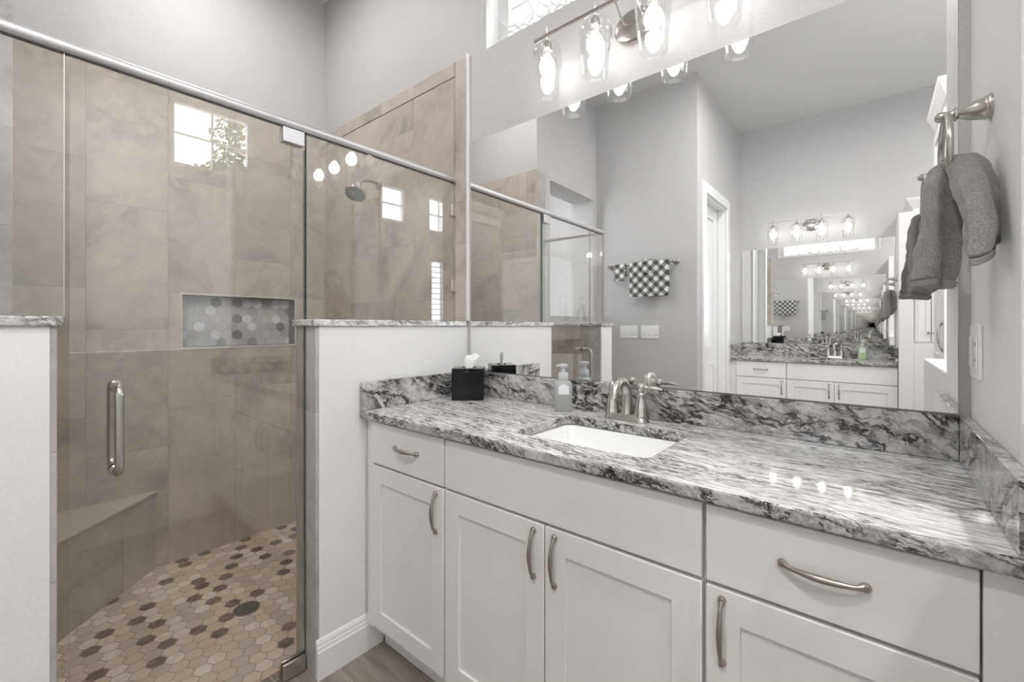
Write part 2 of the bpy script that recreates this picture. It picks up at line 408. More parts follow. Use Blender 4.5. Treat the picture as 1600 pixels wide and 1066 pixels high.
def thing(name, label, cat, base=(0, 0, 0), group=None, rot=None):
    """Empty at the thing's base; meshes given in the build frame are shifted to it. rot: the shower frame, turned about the corner"""
    o = bpy.data.objects.new(name, None); C.objects.link(o); o['_b'] = list(base)
    o.empty_display_size = .05
    b = Vector(base)
    if rot is not None: b = Matrix.Rotation(rot, 3, 'Z') @ b; o.rotation_euler = (0, 0, rot)
    o.location = b
    return tagp(o, label, cat, group)
def struct(name, mb, mat, **kw):
    return tagp(build(name, mb, mat, **kw), kind='structure')
def dup(root, shift, label=None, group=None, rz=None, keep=None):
    r = root.copy(); C.objects.link(r); r.location = Vector(root.location) + Vector(shift)
    if rz is not None: r.rotation_euler = (0, 0, rz)
    if label: r['label'] = label
    if group: r['group'] = group
    for ch in list(root.children):
        c = ch.copy(); C.objects.link(c); c.parent = r
        for g in ch.children:
            d = g.copy(); C.objects.link(d); d.parent = c
    return r

# ================================================================ THE ROOM
RX = 1.659                                # face of the partition right of the vanity
WX = 3.344                                # window wall of the tub side
FY = -4.005                               # far wall behind the camera
TY = -2.4206                              # towel wall
CLX = -.607                               # shower-side wall with the pass-through (shower frame)
SH = .12
# floors and ceiling
b = Mb().box(-.15, WX+.15, FY-.15, .9, -.12, 0); struct('floor', b, M['plank'])
b = Mb().box(-2.6, -.15, FY-.15, -1.62, -.12, -.0005); struct('floor_closet', b, M['plank'])
b = Mb().box(-1.55, -.075, -1.60, .04, -.12, -.02); struct('floor_shower', b, M['hex_floor'], rot=DEL)
b = Mb().box(-2.7, WX+.15, FY-.15, .9, CEIL, CEIL+.1); struct('ceiling', b, M['ceiling'])
# mirror wall with the transom opening
WXa, WXb, WZa, WZb = .10, 1.58, 2.500, 3.06
b = Mb().frame(-1.6, 1.79, -.02, CEIL, WXa, WXb, WZa, WZb, 0, .14, 'xz'); struct('wall_mirror', b, M['wall'])
# tile field on the mirror wall inside the shower, with its border course and metal edge
b = Mb().box(-1.40, -.078, 0, -.010, -.02, 2.438); struct('wall_tile_shower_head', b, M['tile_side'])
bt = tile('border_tile_top', 0, -.085, .305, 5.0, 0, [0]); bt2 = tile('border_tile_side', 0, -3, 3.3, .352, 1.622, [0]); bt3 = bt2
b = Mb().box(-1.40, -.078, 0, -.0125, 2.441, 2.511); struct('trim_1', b, bt, bev=.002)
b = Mb().box(-.075, .004, 0, -.0125, 1.254, 2.511); struct('trim_2', b, bt2, bev=.002)
b = Mb().box(.004, .012, 0, -.014, 1.256, 2.515); struct('trim_3', b, M['trim'])
# shower back wall (niche opening) and end wall
BX = -1.364
NY0, NY1, NZ0, NZ1 = -.805, -.219, 1.117, 1.400
b = Mb().frame(-1.60, .03, -.02, 2.513, NY0, NY1, NZ0, NZ1, BX, BX-.012, 'yz'); struct('wall_tile_shower_back', b, M['tile_back'], rot=DEL)
b = Mb().frame(-1.60, .10, -.02, CEIL, NY0, NY1, NZ0, NZ1, BX-.012, BX-.10, 'yz'); struct('wall_shower_back', b, M['wall'], rot=DEL)
# niche lining
nich = Mb()
d = .085; t = .011
b = Mb().box(BX-d, BX-d-.01, NY0, NY1, NZ0, NZ1); struct('wall_niche_mosaic', b, M['hex_niche'], rot=DEL)
b = Mb().frame(NY0-.011, NY1+.011, NZ0-.011, NZ1+.011, NY0, NY1, NZ0, NZ1, BX+.003, BX-d-.001, 'yz'); struct('trim_4', b, simple('niche_trim_tile', (.56, .53, .49), .35), rot=DEL, bev=.0015)
# end wall: room-side block between shower and closet
EY = -1.415
b = Mb().box(BX-.012, CLX-.002, EY, EY-.012, -.02, 2.511); struct('wall_tile_shower_end', b, M['tile_side'], rot=DEL)
b = Mb().box(CLX, CLX-.012, EY-.001, EY-.125, -.02, 2.511); struct('wall_tile_shower_return', b, M['tile_jamb_y'], rot=DEL, bev=.002)
b = Mb().box(BX-.10, CLX-.012, EY-.012, EY-.12, -.02, CEIL); struct('wall_shower_end', b, M['wall'], rot=DEL)
b = Mb().box(CLX-.03, CLX-.003, EY-.001, EY-.125, 2.511, CEIL); struct('wall_shower_end_upper', b, M['wall'], rot=DEL)
# wall with the pass-through; runs on to the towel wall
CW = .24
b = Mb().frame(EY-.125, -2.52, 0, CEIL, -1.61, -2.365, 1.32, 2.47, CLX-.003, CLX-CW, 'yz'); struct('wall_closet', b, M['wall'], rot=DEL)
# closet room behind it
b = Mb().box(-2.2, -2.3, -3.4, -1.45, 0, CEIL); struct('wall_closet_back', b, M['wall'])
b = Mb().box(-2.3, -.62, -3.3, -3.4, 0, CEIL); struct('wall_closet_end', b, M['wall'])
# towel wall, door wall, far wall
DX = .325
DY0, DY1, DZ = -2.64, -3.35, 2.42
b = Mb().box(-.70, DX, TY, TY-.12, 0, CEIL); struct('wall_towel', b, M['wall'])
b = Mb()
b.box(DX, DX-.12, TY-.12, DY0, 0, CEIL).box(DX, DX-.12, DY1, FY-.12, 0, CEIL).box(DX, DX-.12, DY0, DY1, DZ, CEIL)
struct('wall_door', b, M['wall'])
b = Mb().box(DX-.12, WX+.12, FY, FY-.12, 0, CEIL); struct('wall_far', b, M['wall'])
# partition right of the vanity, low wall that continues it
b = Mb().box(RX, RX+.12, 0, -.455, 0, 2.32); struct('wall_partition', b, M['white_wall'], bev=.004)
b = Mb().box(RX, RX+.12, -.455, -1.262, 0, 1.085); struct('wall_low', b, M['white_wall'], bev=.004)
# partition at the end of the second vanity
b = Mb().box(1.643, 1.735, FY, -3.40, 0, 2.175); struct('wall_partition_far', b, M['white_wall'], bev=.004)
# tub-side walls: window wall with its openings, side wall
WINS = [(-.455, .225, 2.74, 3.37), (-2.15, -1.76, 2.63, 3.12), (-2.98, -2.54, 2.60, 3.12), (-3.02, -2.58, 1.10, 2.21)]
ys = sorted({-4.13, 1.02} | {v for wn in WINS for v in wn[:2]})
b = Mb()
for i in range(len(ys)-1):
    y0, y1 = ys[i], ys[i+1]; ym = (y0+y1)/2
    holes = sorted([(w_[2], w_[3]) for w_ in WINS if w_[0] < ym < w_[1]])
    z = 0
    for h0, h1 in holes: b.box(WX, WX+.14, y0, y1, z, h0); z = h1
    b.box(WX, WX+.14, y0, y1, z, CEIL)
bmesh.ops.remove_doubles(b.bm, verts=b.bm.verts, dist=1e-5)
struct('wall_window_side', b, M['wall'])
b = Mb().frame(1.79, WX+.14, 0, CEIL, 1.95, 3.15, .95, 2.45, .9, 1.02, 'xz'); struct('wall_tub_end', b, M['wall'])
b = Mb().frame(1.95, 3.15, .95, 2.45, 1.99, 3.11, .99, 2.41, .93, .99, 'xz').box(2.54, 2.56, .945, .975, .99, 2.41).box(1.99, 3.11, .945, .975, 1.69, 1.71)
o = struct('window_6', b, M['trim']); o['_b'] = [0, 0, 0]  # end window added out of view to bring in more daylight
build('pane', Mb().box(1.99, 3.11, .962, .966, .99, 2.41), M['pane'], o)
b = Mb().box(1.67, 1.79, .14, .9, 0, CEIL); struct('wall_tub_left', b, M['wall'])

def window(n, y0, y1, z0, z1, nx, nz, louv=False):
    b = Mb()
    e = .035
    b.frame(y0, y1, z0, z1, y0+e, y1-e, z0+e, z1-e, WX+.03, WX+.09, 'yz')
    for i in range(1, nx): yy = y0+e+(y1-y0-2*e)*i/nx; b.box(WX+.045, WX+.07, yy-.008, yy+.008, z0+e, z1-e)
    for i in range(1, nz): zz = z0+e+(z1-z0-2*e)*i/nz; b.box(WX+.045, WX+.07, y0+e, y1-e, zz-.008, zz+.008)
    o = struct('window_%d' % n, b, M['trim'])
    o['_b'] = [0, 0, 0]
    build('pane', Mb().box(WX+.056, WX+.060, y0+e, y1-e, z0+e, z1-e), M['pane'], o)
    if louv:
        b = Mb(); k = int((z1-z0)/.085)
        for i in range(k):
            zz = z0+.06+i*(z1-z0-.1)/k
            b.box(WX+.005, WX+.040, y0+e, y1-e, zz, zz+.010)
        build('louvre_set', b, M['trim'], o)
window(1, *WINS[0], 2, 2); window(2, *WINS[1], 1, 2); window(3, *WINS[2], 2, 2); window(4, *WINS[3], 2, 1, True)
# transom above the mirror
e = .04
b = Mb().frame(WXa+.03, WXb-.03, WZa, WZb, WXa+.09, WXb-.09, WZa+.05, WZb-.05, .075, .125, 'xz')
for i in range(1, 6):
    zz = WZa+.05+i*(WZb-WZa-.1)/6; b.box(WXa+.09, WXb-.09, .095, .120, zz-.011, zz+.004)
o = struct('window_5', b, M['trim'], bev=.002); o['_b'] = [0, 0, 0]
build('pane', Mb().box(WXa+.09, WXb-.09, .128, .132, WZa+.05, WZb-.05), M['pane'], o)
b = Mb().frame(WXa, WXb, WZa, WZb, WXa+.030, WXb-.030, WZa+.004, WZb-.03, .01, .14, 'xz'); struct('trim_5', b, M['trim'])

# pony walls: core + end tile
PZ = 1.230
b = Mb().box(-.142, 0, -.718, -.002, 0, PZ); struct('wall_pony_right', b, M['white_wall'], rot=DEL)
b = Mb().box(-.142, -.001, -.718, -.730, 0, PZ); struct('trim_6', b, M['tile_jamb'], rot=DEL, bev=.0015)
b = Mb().box(-.154, -.142, -.002, -.730, -.02, PZ); struct('wall_tile_pony_right', b, M['tile_back'], rot=DEL)
b = Mb().box(-.142, 0, -1.366, -1.526, 0, PZ); struct('wall_pony_left', b, M['white_wall'], rot=DEL)
b = Mb().box(-.142, -.001, -1.354, -1.366, 0, PZ); struct('trim_7', b, M['tile_jamb'], rot=DEL, bev=.0015)
b = Mb().box(CLX, -.142, -1.42, -1.526, 0, PZ); struct('wall_pony_return', b, M['white_wall'], rot=DEL)
b = Mb().box(CLX, -.142, -1.408, -1.42, -.02, PZ); struct('wall_tile_pony_return', b, M['tile_side'], rot=DEL)
b = Mb().box(-.154, -.142, -1.366, -1.408, -.02, PZ); struct('wall_tile_pony_left', b, M['tile_back'], rot=DEL)
# granite caps
b = Mb().box(-.165, .010, -.742, -.015, PZ, PZ+.024)
tagp(build('granite_cap', b, M['granite_cap'], rot=DEL, bev=.004), 'granite cap slab on top of the low wall between shower and vanity', 'ledge')
b = Mb().prism([(-.165, -1.344), (.010, -1.344), (.010, -1.536), (CLX+.002, -1.536), (CLX+.002, -1.398), (-.165, -1.398)], PZ, PZ+.024)
tagp(build('granite_cap', b, M['granite_cap'], rot=DEL, bev=.004), 'granite cap slab on the low wall at the far left, door-handle side of the shower', 'ledge')
# shower bench
BZ = .38
b = Mb().prism([(BX+.001, EY+.001), (BX+.001, -.917), (-.93, -1.344), (-.875, EY+.001)], -.02, BZ-.012)
bench = thing('shower_bench', 'triangular tiled corner bench inside the shower', 'bench', (-1.2, -1.3, -.02), rot=DEL)
build('base', b, M['tile_bench'], bench)
b = Mb().prism([(BX+.001, EY+.001), (BX+.001, -.905), (-.915, -1.344), (-.860, EY+.001)], BZ-.012, BZ)
build('seat', b, M['tile_seat'], bench, bev=.0015)

# baseboard on the pony wall
prof = [(0, 0), (.016, 0), (.016, .095), (.012, .101), (.012, .108), (.009, .114), (.0085, .122), (.004, .132), (0, .135)]
b = Mb().prism([(u, v) for u, v in prof], -.730, -.470, 'xz')
struct('baseboard_pony', b, M['trim'], rot=DEL)
b = Mb().prism([(u+RX*0, v) for u, v in prof], -.700, .325, 'yz')
for v in b.bm.verts: v.co = Vector((v.co.x, TY+v.co.y, v.co.z))
struct('baseboard_towel', b, M['trim'])

# door in the door wall: casing, jamb and slab
b = Mb()
cw = .09
b.box(DX, DX+.02, DY0, DY0+cw, 0, DZ+cw).box(DX, DX+.02, DY1-cw, DY1, 0, DZ+cw).box(DX, DX+.02, DY1, DY0, DZ, DZ+cw)
struct('trim_8', b, M['trim'], bev=.004)
b = Mb().box(DX-.12, DX, DY0-.001, DY0-.018, 0, DZ).box(DX-.12, DX, DY1+.001, DY1+.018, 0, DZ).box(DX-.12, DX, DY1+.018, DY0-.018, DZ-.018, DZ)
struct('trim_9', b, M['trim'])
DF = DX-.075
b = Mb()
b.box(DF-.035, DF-.010, DY1+.026, DY0-.022, .01, DZ-.024)
y0, y1 = DY1+.026, DY0-.022
b.box(DF-.010, DF, y0, y0+.11, .01, DZ-.024).box(DF-.010, DF, y1-.11, y1, .01, DZ-.024)
for za, zb in ((.01, .22), (.85, 1.04), (2.28, DZ-.024)): b.box(DF-.010, DF, y0+.11, y1-.11, za, zb)
d_ = struct('door_1', b, M['trim'], bev=.004); d_['_b'] = [0, 0, 0]
build('door_gap_shade', Mb().box(DF-.030, DF-.005, DY1+.0185, DY1+.0255, .01, DZ-.02), M['dark'], d_)  # dark strip painted in place of the shaded gap at the door edge

# ================================================================ VANITY
def bar_pull(root, p0, p1, out):
    """arched pull between p0 and p1 (points on the panel), standing out along vector out"""
    p0, p1, o = Vector(p0), Vector(p1), Vector(out)
    pts = []; rad = []
    L = (p1-p0).length
    foot = .010
    for i in range(25):
        t = i/24
        e_ = min(t, 1-t); h = .014*min(1, e_/.11)**.9 + .007*math.sin(PI*max(0, min(1, (t-.11)/.78)))
        pts.append(p0 + (p1-p0)*t + o*h)
        rad.append(.0036 + .0026*math.sin(PI*t)**2 + .0048*max(0, 1-e_/.10))
    m = Mb().tube(pts, rad, 10)
    for q in (p0, p1): m.lathe([(.0075, -.001), (.0075, .004), (.005, .009)], q, o, 14)
    return build('handle', m, M['nickel_dark'], root, smooth=True)
def panel(name, root, x0, x1, z0, z1, yf, shaker, sgn=-1, th=.019):
    """sgn: direction the panel faces along y"""
    m = Mb()
    yb = yf - sgn*th
    if shaker:
        r = .062; yr = yf - sgn*.007
        m.frame(x0, x1, z0, z1, x0+r, x1-r, z0+r, z1-r, yf, yb, 'xz')
        m.box(x0+r-.001, x1-r+.001, yr, yb, z0+r-.001, z1-r+.001)
    else: m.box(x0, x1, yf, yb, z0, z1)
    return build(name, m, M['cabinet'], root, bev=.0022)
YF = -.550; YB = -.530
ZT = .886; ZD = .7235; ZB = .128
def carcass(root, x0, x1, y0, y1):
    """open-topped cabinet body so a basin can hang in it"""
    m = Mb(); yf, yb = (y0, y1)
    m.box(x0, x0+.018, y0, y1, .10, ZT-.0005).box(x1-.018, x1, y0, y1, .10, ZT-.0005).box(x0+.018, x1-.018, y0, y1, .10, .118)
    m.box(x0+.018, x1-.018, y1-.012 if y1 > y0 else y1+.012, y1, .118, ZT-.001)
    m.box(x0+.018, x1-.018, y0, y0+(.018 if y1 > y0 else -.018), .118, ZT-.001)
    return build('body', m, M['cabinet'], root)
def unit_left():
    r = thing('vanity_cabinet', 'white narrow vanity cabinet with one short drawer over one door, beside the low shower wall', 'cabinet', (.25, -.3, 0), 'white shaker cabinets of the near vanity')
    carcass(r, .004, .4526, YB, -.001)
    build('filler', Mb().box(.004, .046, YB-.004, YB, .10, ZT-.001), M['cabinet'], r)
    d1 = panel('drawer', r, .0500, .4505, ZD+.004, .878, YF, False); bar_pull(d1, (.200, YF, .806), (.322, YF, .806), (0, -1, 0))
    d2 = panel('door', r, .0500, .4505, ZB, ZD-.004, YF, True); bar_pull(d2, (.416, YF, .578), (.416, YF, .700), (0, -1, 0))
    build('toe_kick', Mb().box(.02, .4526, -.470, -.455, 0, .0998), M['cabinet'], r)
    return r
def unit_sink():
    r = thing('vanity_cabinet', 'white wide vanity cabinet with plain false front and two doors, beneath the sink', 'cabinet', (.84, -.3, 0), 'white shaker cabinets of the near vanity')
    carcass(r, .4545, 1.2235, YB, -.001)
    panel('false_front', r, .4570, 1.2210, ZD+.004, .878, YF, False)
    d = panel('door', r, .4570, .8345, ZB, ZD-.004, YF, True); bar_pull(d, (.803, YF, .578), (.803, YF, .700), (0, -1, 0))
    d = panel('door', r, .8385, 1.2210, ZB, ZD-.004, YF, True); bar_pull(d, (.869, YF, .578), (.869, YF, .700), (0, -1, 0))
    build('toe_kick', Mb().box(.4545, 1.2235, -.470, -.455, 0, .0998), M['cabinet'], r)
    return r
def unit_right():
    r = thing('vanity_cabinet', 'white vanity cabinet with wide drawer and long arched pull, nearest the right wall', 'cabinet', (1.4, -.3, 0), 'white shaker cabinets of the near vanity')
    carcass(r, 1.2255, 1.6060, YB, -.001)
    build('filler', Mb().box(1.6068, RX-.001, -.548, -.10, .10, ZT-.001), M['cabinet'], r, bev=.001)
    d = panel('drawer', r, 1.2290, 1.6035, ZD+.004, .878, YF, False); bar_pull(d, (1.359, YF, .806), (1.476, YF, .806), (0, -1, 0))
    d = panel('door', r, 1.2290, 1.6035, ZB, ZD-.004, YF, True); bar_pull(d, (1.259, YF, .578), (1.259, YF, .700), (0, -1, 0))
    build('toe_kick', Mb().box(1.2255, 1.606, -.470, -.455, 0, .0998), M['cabinet'], r)
    return r
U1, U2, U3 = unit_left(), unit_sink(), unit_right()

# countertop with sink cut-out
SX0, SX1, SY0, SY1 = .655, 1.070, -.455, -.150
def rrect(x0, x1, y0, y1, r, n=6):
    P = []
    for cx_, cy_, a0 in ((x1-r, y1-r, 0), (x0+r, y1-r, 90), (x0+r, y0+r, 180), (x1-r, y0+r, 270)):
        for i in range(n+1):
            a = math.radians(a0 + 90*i/n); P.append((cx_+r*math.cos(a), cy_+r*math.sin(a)))
    return P
def slab_with_hole(x0, x1, y0, y1, z0, z1, hole, edge, sgn=-1):
    """slab whose front edge (y0 side for sgn -1) is eased; returns Mb"""
    m = Mb(); bm = m.bm; n = len(hole)
    # outer ring sampled to match the hole by angle
    cx_, cy_ = (SX0+SX1)/2, (SY0+SY1)/2
    def outer(p):
        dx, dy = p[0]-hc[0], p[1]-hc[1]; ts = []
        if dx > 1e-9: ts.append((x1-hc[0])/dx)
        if dx < -1e-9: ts.append((x0-hc[0])/dx)
        if dy > 1e-9: ts.append((y1-hc[1])/dy)
        if dy < -1e-9: ts.append((y0-hc[1])/dy)
        t = min(ts); return (hc[0]+dx*t, hc[1]+dy*t)
    hc = (sum(p[0] for p in hole)/n, sum(p[1] for p in hole)/n)
    pts = list(hole)
    ou = [outer(p) for p in pts]
    # insert slab corners
    for c in ((x0, y0), (x1, y0), (x1, y1), (x0, y1)):
        best = min(range(n), key=lambda i: (ou[i][0]-c[0])**2 + (ou[i][1]-c[1])**2); ou[best] = c
    for z, fl in ((z0, 1), (z1, 0)):
        pass
    A = [bm.verts.new((p[0], p[1], z1)) for p in pts]; B = [bm.verts.new((p[0], p[1], z1)) for p in ou]
    A2 = [bm.verts.new((p[0], p[1], z0)) for p in pts]; B2 = [bm.verts.new((p[0], p[1], z0)) for p in ou]
    for i in range(n):
        j = (i+1) % n
        for k_, q in enumerate(((A[i], A[j], B[j], B[i]), (A2[j], A2[i], B2[i], B2[j]), (B[i], B[j], B2[j], B2[i]), (A[j], A[i], A2[i], A2[j]))):
            f_ = bm.faces.new(q); f_.material_index = 1 if k_ >= 2 else 0
    return m
hole = rrect(SX0, SX1, SY0, SY1, .035)
m = slab_with_hole(.0, RX-.0005, -.567, -.001, ZT, .914, hole, .01)
ct = build('countertop', m, [M['granite'], M['granite_front']], bev=.005, seg=3)
ct.modifiers['bevel'].material = 1
tagp(ct, 'white granite countertop with black veins over the white vanity cabinets with the undermount sink', 'countertop')
# front edge strip and splashes of the same stone
def splash(name, m, mat, label, grp='granite backsplash strips around the near counter'):
    return tagp(build(name, m, mat, bev=.002), label, 'backsplash', grp)
splash('backsplash', Mb().box(.0210, RX-.0210, -.0005, -.020, .9142, 1.020), M['granite_face'], 'long granite backsplash strip under the wide mirror, behind the faucet')
splash('backsplash', Mb().box(.001, .0208, -.565, -.002, .9142, 1.020), M['granite_side'], 'granite side splash against the white low wall, behind the black tissue box')
splash('backsplash', Mb().box(RX-.0208, RX-.001, -.566, -.001, .9142, 1.020), M['granite_side'], 'granite side splash on the right wall below the outlet')

# undermount sink
def sink(x0, x1, y0, y1, label, flip=False):
    m = Mb(); zt = ZT-.001; rings = []
    for (ins, z, r) in ((-.012, zt, .045), (.006, zt, .035), (.010, zt-.02, .035), (.022, zt-.095, .04), (.05, zt-.125, .05), (.10, zt-.133, .04)):
        rings.append([(p[0], p[1], z) for p in rrect(x0+ins, x1-ins, y0+ins, y1-ins, r)])
    for (ins, z, r) in ((.10, zt-.143, .04), (.04, zt-.137, .05), (.010, zt-.10, .04), (-.004, zt-.02, .035), (-.012, zt-.008, .045)):
        rings.append([(p[0], p[1], z) for p in rrect(x0+ins, x1-ins, y0+ins, y1-ins, r)])
    R = [[m.bm.verts.new(p) for p in r] for r in rings]; n = len(R[0])
    for i in range(len(R)):
        k = (i+1) % len(R)
        if i == 5: continue
        for j in range(n): m.bm.faces.new((R[i][j], R[i][(j+1) % n], R[k][(j+1) % n], R[k][j]))
    m.bm.faces.new(R[5][::-1]); m.bm.faces.new(R[6])
    cx_, cy_ = (x0+x1)/2, (y0+y1)/2
    r = thing('sink', label, 'sink', (cx_, cy_, zt-.14))
    build('basin', m, M['porcelain'], r, smooth=True)
    build('drain', Mb().lathe([(.022, 0), (.024, .003), (.018, .005), (.001, .005)], (cx_, cy_, zt-.134), (0, 0, 1), 24), M['nickel'], r, smooth=True)
    return r
sink(SX0, SX1, SY0, SY1, 'white rectangular undermount sink set into the near granite countertop')

# faucet
def faucet(loc, rz, label, far=False):
    r = thing('faucet', label, 'faucet', (0, 0, 0), 'centerset bathroom faucets')
    def bp(h, k): # base plate outline
        return [(p[0], p[1], h) for p in rrect(-.078*k, .078*k, -.026*k, .026*k, .0255*k, 8)]
    m = Mb().rings([bp(0, 1.0), bp(.004, 1.0), bp(.008, .95), bp(.022, .90), bp(.024, .86)]); build('base_plate', m, M['nickel'], r, smooth=True)
    # spout: waisted foot then gooseneck toward -y
    pts = [(0, .004, .020), (0, .006, .045), (0, .006, .075), (0, .002, .100), (0, -.012, .122), (0, -.034, .134), (0, -.058, .132), (0, -.078, .118), (0, -.090, .098), (0, -.095, .082)]
    fine = []; 
    for i in range(len(pts)-1):
        for k in range(4):
            t = k/4; p0 = Vector(pts[max(i-1, 0)]); p1 = Vector(pts[i]); p2 = Vector(pts[i+1]); p3 = Vector(pts[min(i+2, len(pts)-1)])
            fine.append(.5*((2*p1) + (-p0+p2)*t + (2*p0-5*p1+4*p2-p3)*t*t + (-p0+3*p1-3*p2+p3)*t**3))
    fine.append(Vector(pts[-1])); L = len(fine)
    rad = [.0205 - .0075*min(1, i/(L*.55)) for i in range(L)]; rad[-1] = .0135; rad[-2] = .0138
    m = Mb().tube(fine, rad, 20); build('spout', m, M['nickel'], r, smooth=True)
    build('lift_rod', Mb().tube([(0, .022, .02), (0, .022, .085)], .0025, 8).lathe([(.002, 0), (.0065, .004), (.0065, .012), (.002, .016)], (0, .022, .083), (0, 0, 1), 14), M['nickel'], r, smooth=True)
    for sx, nm in ((-1, 'valve'), (1, 'valve')):
        x = sx*.0515
        v = build('handle', Mb().lathe([(.0245, .0), (.0245, .004), (.0225, .010), (.0215, .024), (.0185, .040), (.0150, .055), (.0122, .066), (.0128, .069), (.0128, .073), (.0095, .077), (.0088, .082), (.0120, .088), (.0132, .096), (.0110, .104), (.0055, .110), (.0, .111)], (x, 0, .018), (0, 0, 1), 28), M['nickel'], r, smooth=True)
        lv = []; lr = []
        for i in range(13):
            t = i/12; lv.append((x + sx*(.004+.066*t), .003*t, .112 + .004*math.sin(PI*t))); lr.append(.0045+.0052*math.sin(PI*min(1, t*.9+.12))**1.2)
        build('lever', Mb().tube(lv, lr, 14, flat=.8), M['nickel'], v, smooth=True)
    r.location = loc; r.rotation_euler = (0, 0, rz); return r
faucet((.843, -.083, .914), 0, 'brushed nickel two-handle faucet on the near counter, reflected in the wide mirror')

# wall mirror
tagp(build('wall_mirror', Mb().box(.0255, 1.6375, -.0002, -.006, 1.0245, 2.093), M['mirror']), 'wide frameless wall mirror above the near vanity, under the four-lamp fixture', 'mirror')

# tissue box cover with tissue
a = math.radians(39.686)
r = thing('tissue_box', 'glossy black square tissue box cover with a white tissue, in the counter corner', 'tissue box')
w_, d_2, h_ = .068, .0575, .1365
build('cover', Mb().frame(-w_, w_, -d_2, d_2, -.03, .03, -.02, .02, h_, h_-.012, 'xy').box(-w_, w_, -d_2, -d_2+.006, 0, h_-.012).box(-w_, w_, d_2-.006, d_2, 0, h_-.012).box(-w_, -w_+.006, -d_2+.006, d_2-.006, 0, h_-.012).box(w_-.006, w_, -d_2+.006, d_2-.006, 0, h_-.012), M['black_gloss'], r, bev=.005, seg=3)
random.seed(4)
m = Mb(); rings = []
for i in range(9):
    t = i/8; rr = []
    for j in range(28):
        an = 2*PI*j/28
        rad = (.013+.008*t)*(1+.25*math.sin(3*an+t*2)*t+.2*math.sin(7*an+1.3)*t)
        top = .052*t + (.016*math.sin(an+.4)+.006*math.sin(3*an))*t*t
        rr.append((rad*1.2*math.cos(an)+.010*t*t, rad*.5*math.sin(an)*(1-.3*t), h_-.008+top))
    rings.append(rr)
inner = [[(p[0]*.93, p[1]*.85, p[2]-.0005) for p in rr] for rr in rings[::-1]]
m.rings(rings+inner, cap=False); build('tissue', m, M['tissue'], r, smooth=True)
r.location = (.1235, -.1150, .9142); r.rotation_euler = (0, 0, a)

# soap dispenser
def dispenser(loc, rz, label, body, liquid=None):
    r = thing('soap_dispenser', label, 'soap dispenser')
    def rr(h, w, d, c): return [(p[0], p[1], h) for p in rrect(-w, w, -d, d, c, 5)]
    m = Mb().rings([rr(0, .029, .019, .008), (rr(.003, .0315, .0215, .010)), rr(.070, .0325, .0220, .010), rr(.098, .0325, .0220, .010), rr(.108, .029, .020, .012), rr(.114, .020, .017, .012), rr(.116, .016, .016, .0155)])
    bo = build('bottle', m, body, r, smooth=True)
    build('ribs', _ribs(), body, bo)
    build('label', Mb().prism([(x_, z_) for x_, z_ in [(-.0195, .064), (.0195, .064), (.0195, .088)] + [(.0195*math.cos(PI*k/10), .088+.013*math.sin(PI*k/10)) for k in range(1, 10)] + [(-.0195, .088)]], -.0224, -.0219, 'xz'), M['soap_label'], bo)
    m = Mb().lathe([(.0175, 0), (.019, .003), (.0195, .020), (.0165, .027), (.010, .029), (.0085, .030), (.0085, .046), (.0165, .048), (.0185, .052), (.0175, .058), (.004, .060)], (0, 0, .1155), (0, 0, 1), 26)
    m.tube([(0, 0, .170), (-.012, -.004, .170), (-.028, -.008, .168)], [.006, .0055, .0045], 10, flat=.7)
    build('pump', m, M['soap_cap'], r, smooth=True)
    r.location = loc; r.rotation_euler = (0, 0, rz); return r
def _ribs():
    m = Mb()
    for k in range(11):
        z = .008+k*.005
        m.tube([(-.0312, -.0219, z), (0, -.0225, z), (.0312, -.0219, z)], .0009, 6)
    return m
dispenser((.590, -.083, .9142), a, 'grey-green square foaming soap dispenser left of the near faucet', M['soap'])

# ================================================================ LIGHT FIXTURES
def fixture(y, sgn, xs, zb, xc, label):
    """y: wall face; sgn: direction out of the wall"""
    r = thing('vanity_light', label, 'light fixture', (xc, y, zb-.05), 'four-lamp vanity lights')
    yo = y + sgn*.100
    m = Mb().rings([[(xc + sx*(.075-.004*k)*math.cos(2*PI*j/40), y + sgn*h, zb-.055 + (.058-.004*k)*math.sin(2*PI*j/40)) for j in range(40)] for sx, k, h in ((1, 0, 0), (1, 0, .018), (1, 1.2, .024), (1, 3, .028))])
    build('backplate', m, M['nickel'], r, smooth=True)
    for q in (-.035, .035): build('arm', Mb().tube([(xc+q, y+sgn*.026, zb-.045), (xc+q, y+sgn*.06, zb-.025), (xc+q, yo, zb)], .0045, 8), M['nickel'], r, smooth=True)
    build('crossbar', Mb().box(xs[0]-.062, xs[-1]+.062, yo-.0045, yo+.0045, zb-.0045, zb+.0045), M['nickel_dark'], r)
    for x in xs:
        st = build('lamp_holder', Mb().lathe([(.0028, .030), (.0028, -.018), (.006, -.020), (.012, -.030), (.0165, -.036), (.0165, -.075), (.013, -.080)][::-1], (x, yo, zb), (0, 0, 1), 20), M['nickel'], r, smooth=True)
        pr = [(.0175, -.033), (.033, -.036), (.048, -.046), (.0565, -.062), (.0585, -.080), (.0565, -.110), (.0500, -.170), (.0440, -.228)]
        ins = [(a_-.0022, b_) for a_, b_ in pr[::-1]]; ins[-1] = (.0175, -.0355)
        g = Mb().lathe(pr+ins, (x, yo, zb), (0, 0, 1), 40, cap=False); 
        build('lamp_shade', g, M['lamp_glass'], r, smooth=True)
        build('bulb', Mb().lathe([(.0115, -.074), (.0125, -.084), (.018, -.092), (.0255, -.103), (.0295, -.118), (.0285, -.133), (.021, -.146), (.010, -.1525), (.0, -.1535)], (x, yo, zb), (0, 0, 1), 26), M['bulb'], r, smooth=True)
    return r
F1 = fixture(0, -1, (.530, .7345, .943, 1.153), 2.3375, .842, 'nickel bar light with four clear glass shades above the near mirror')
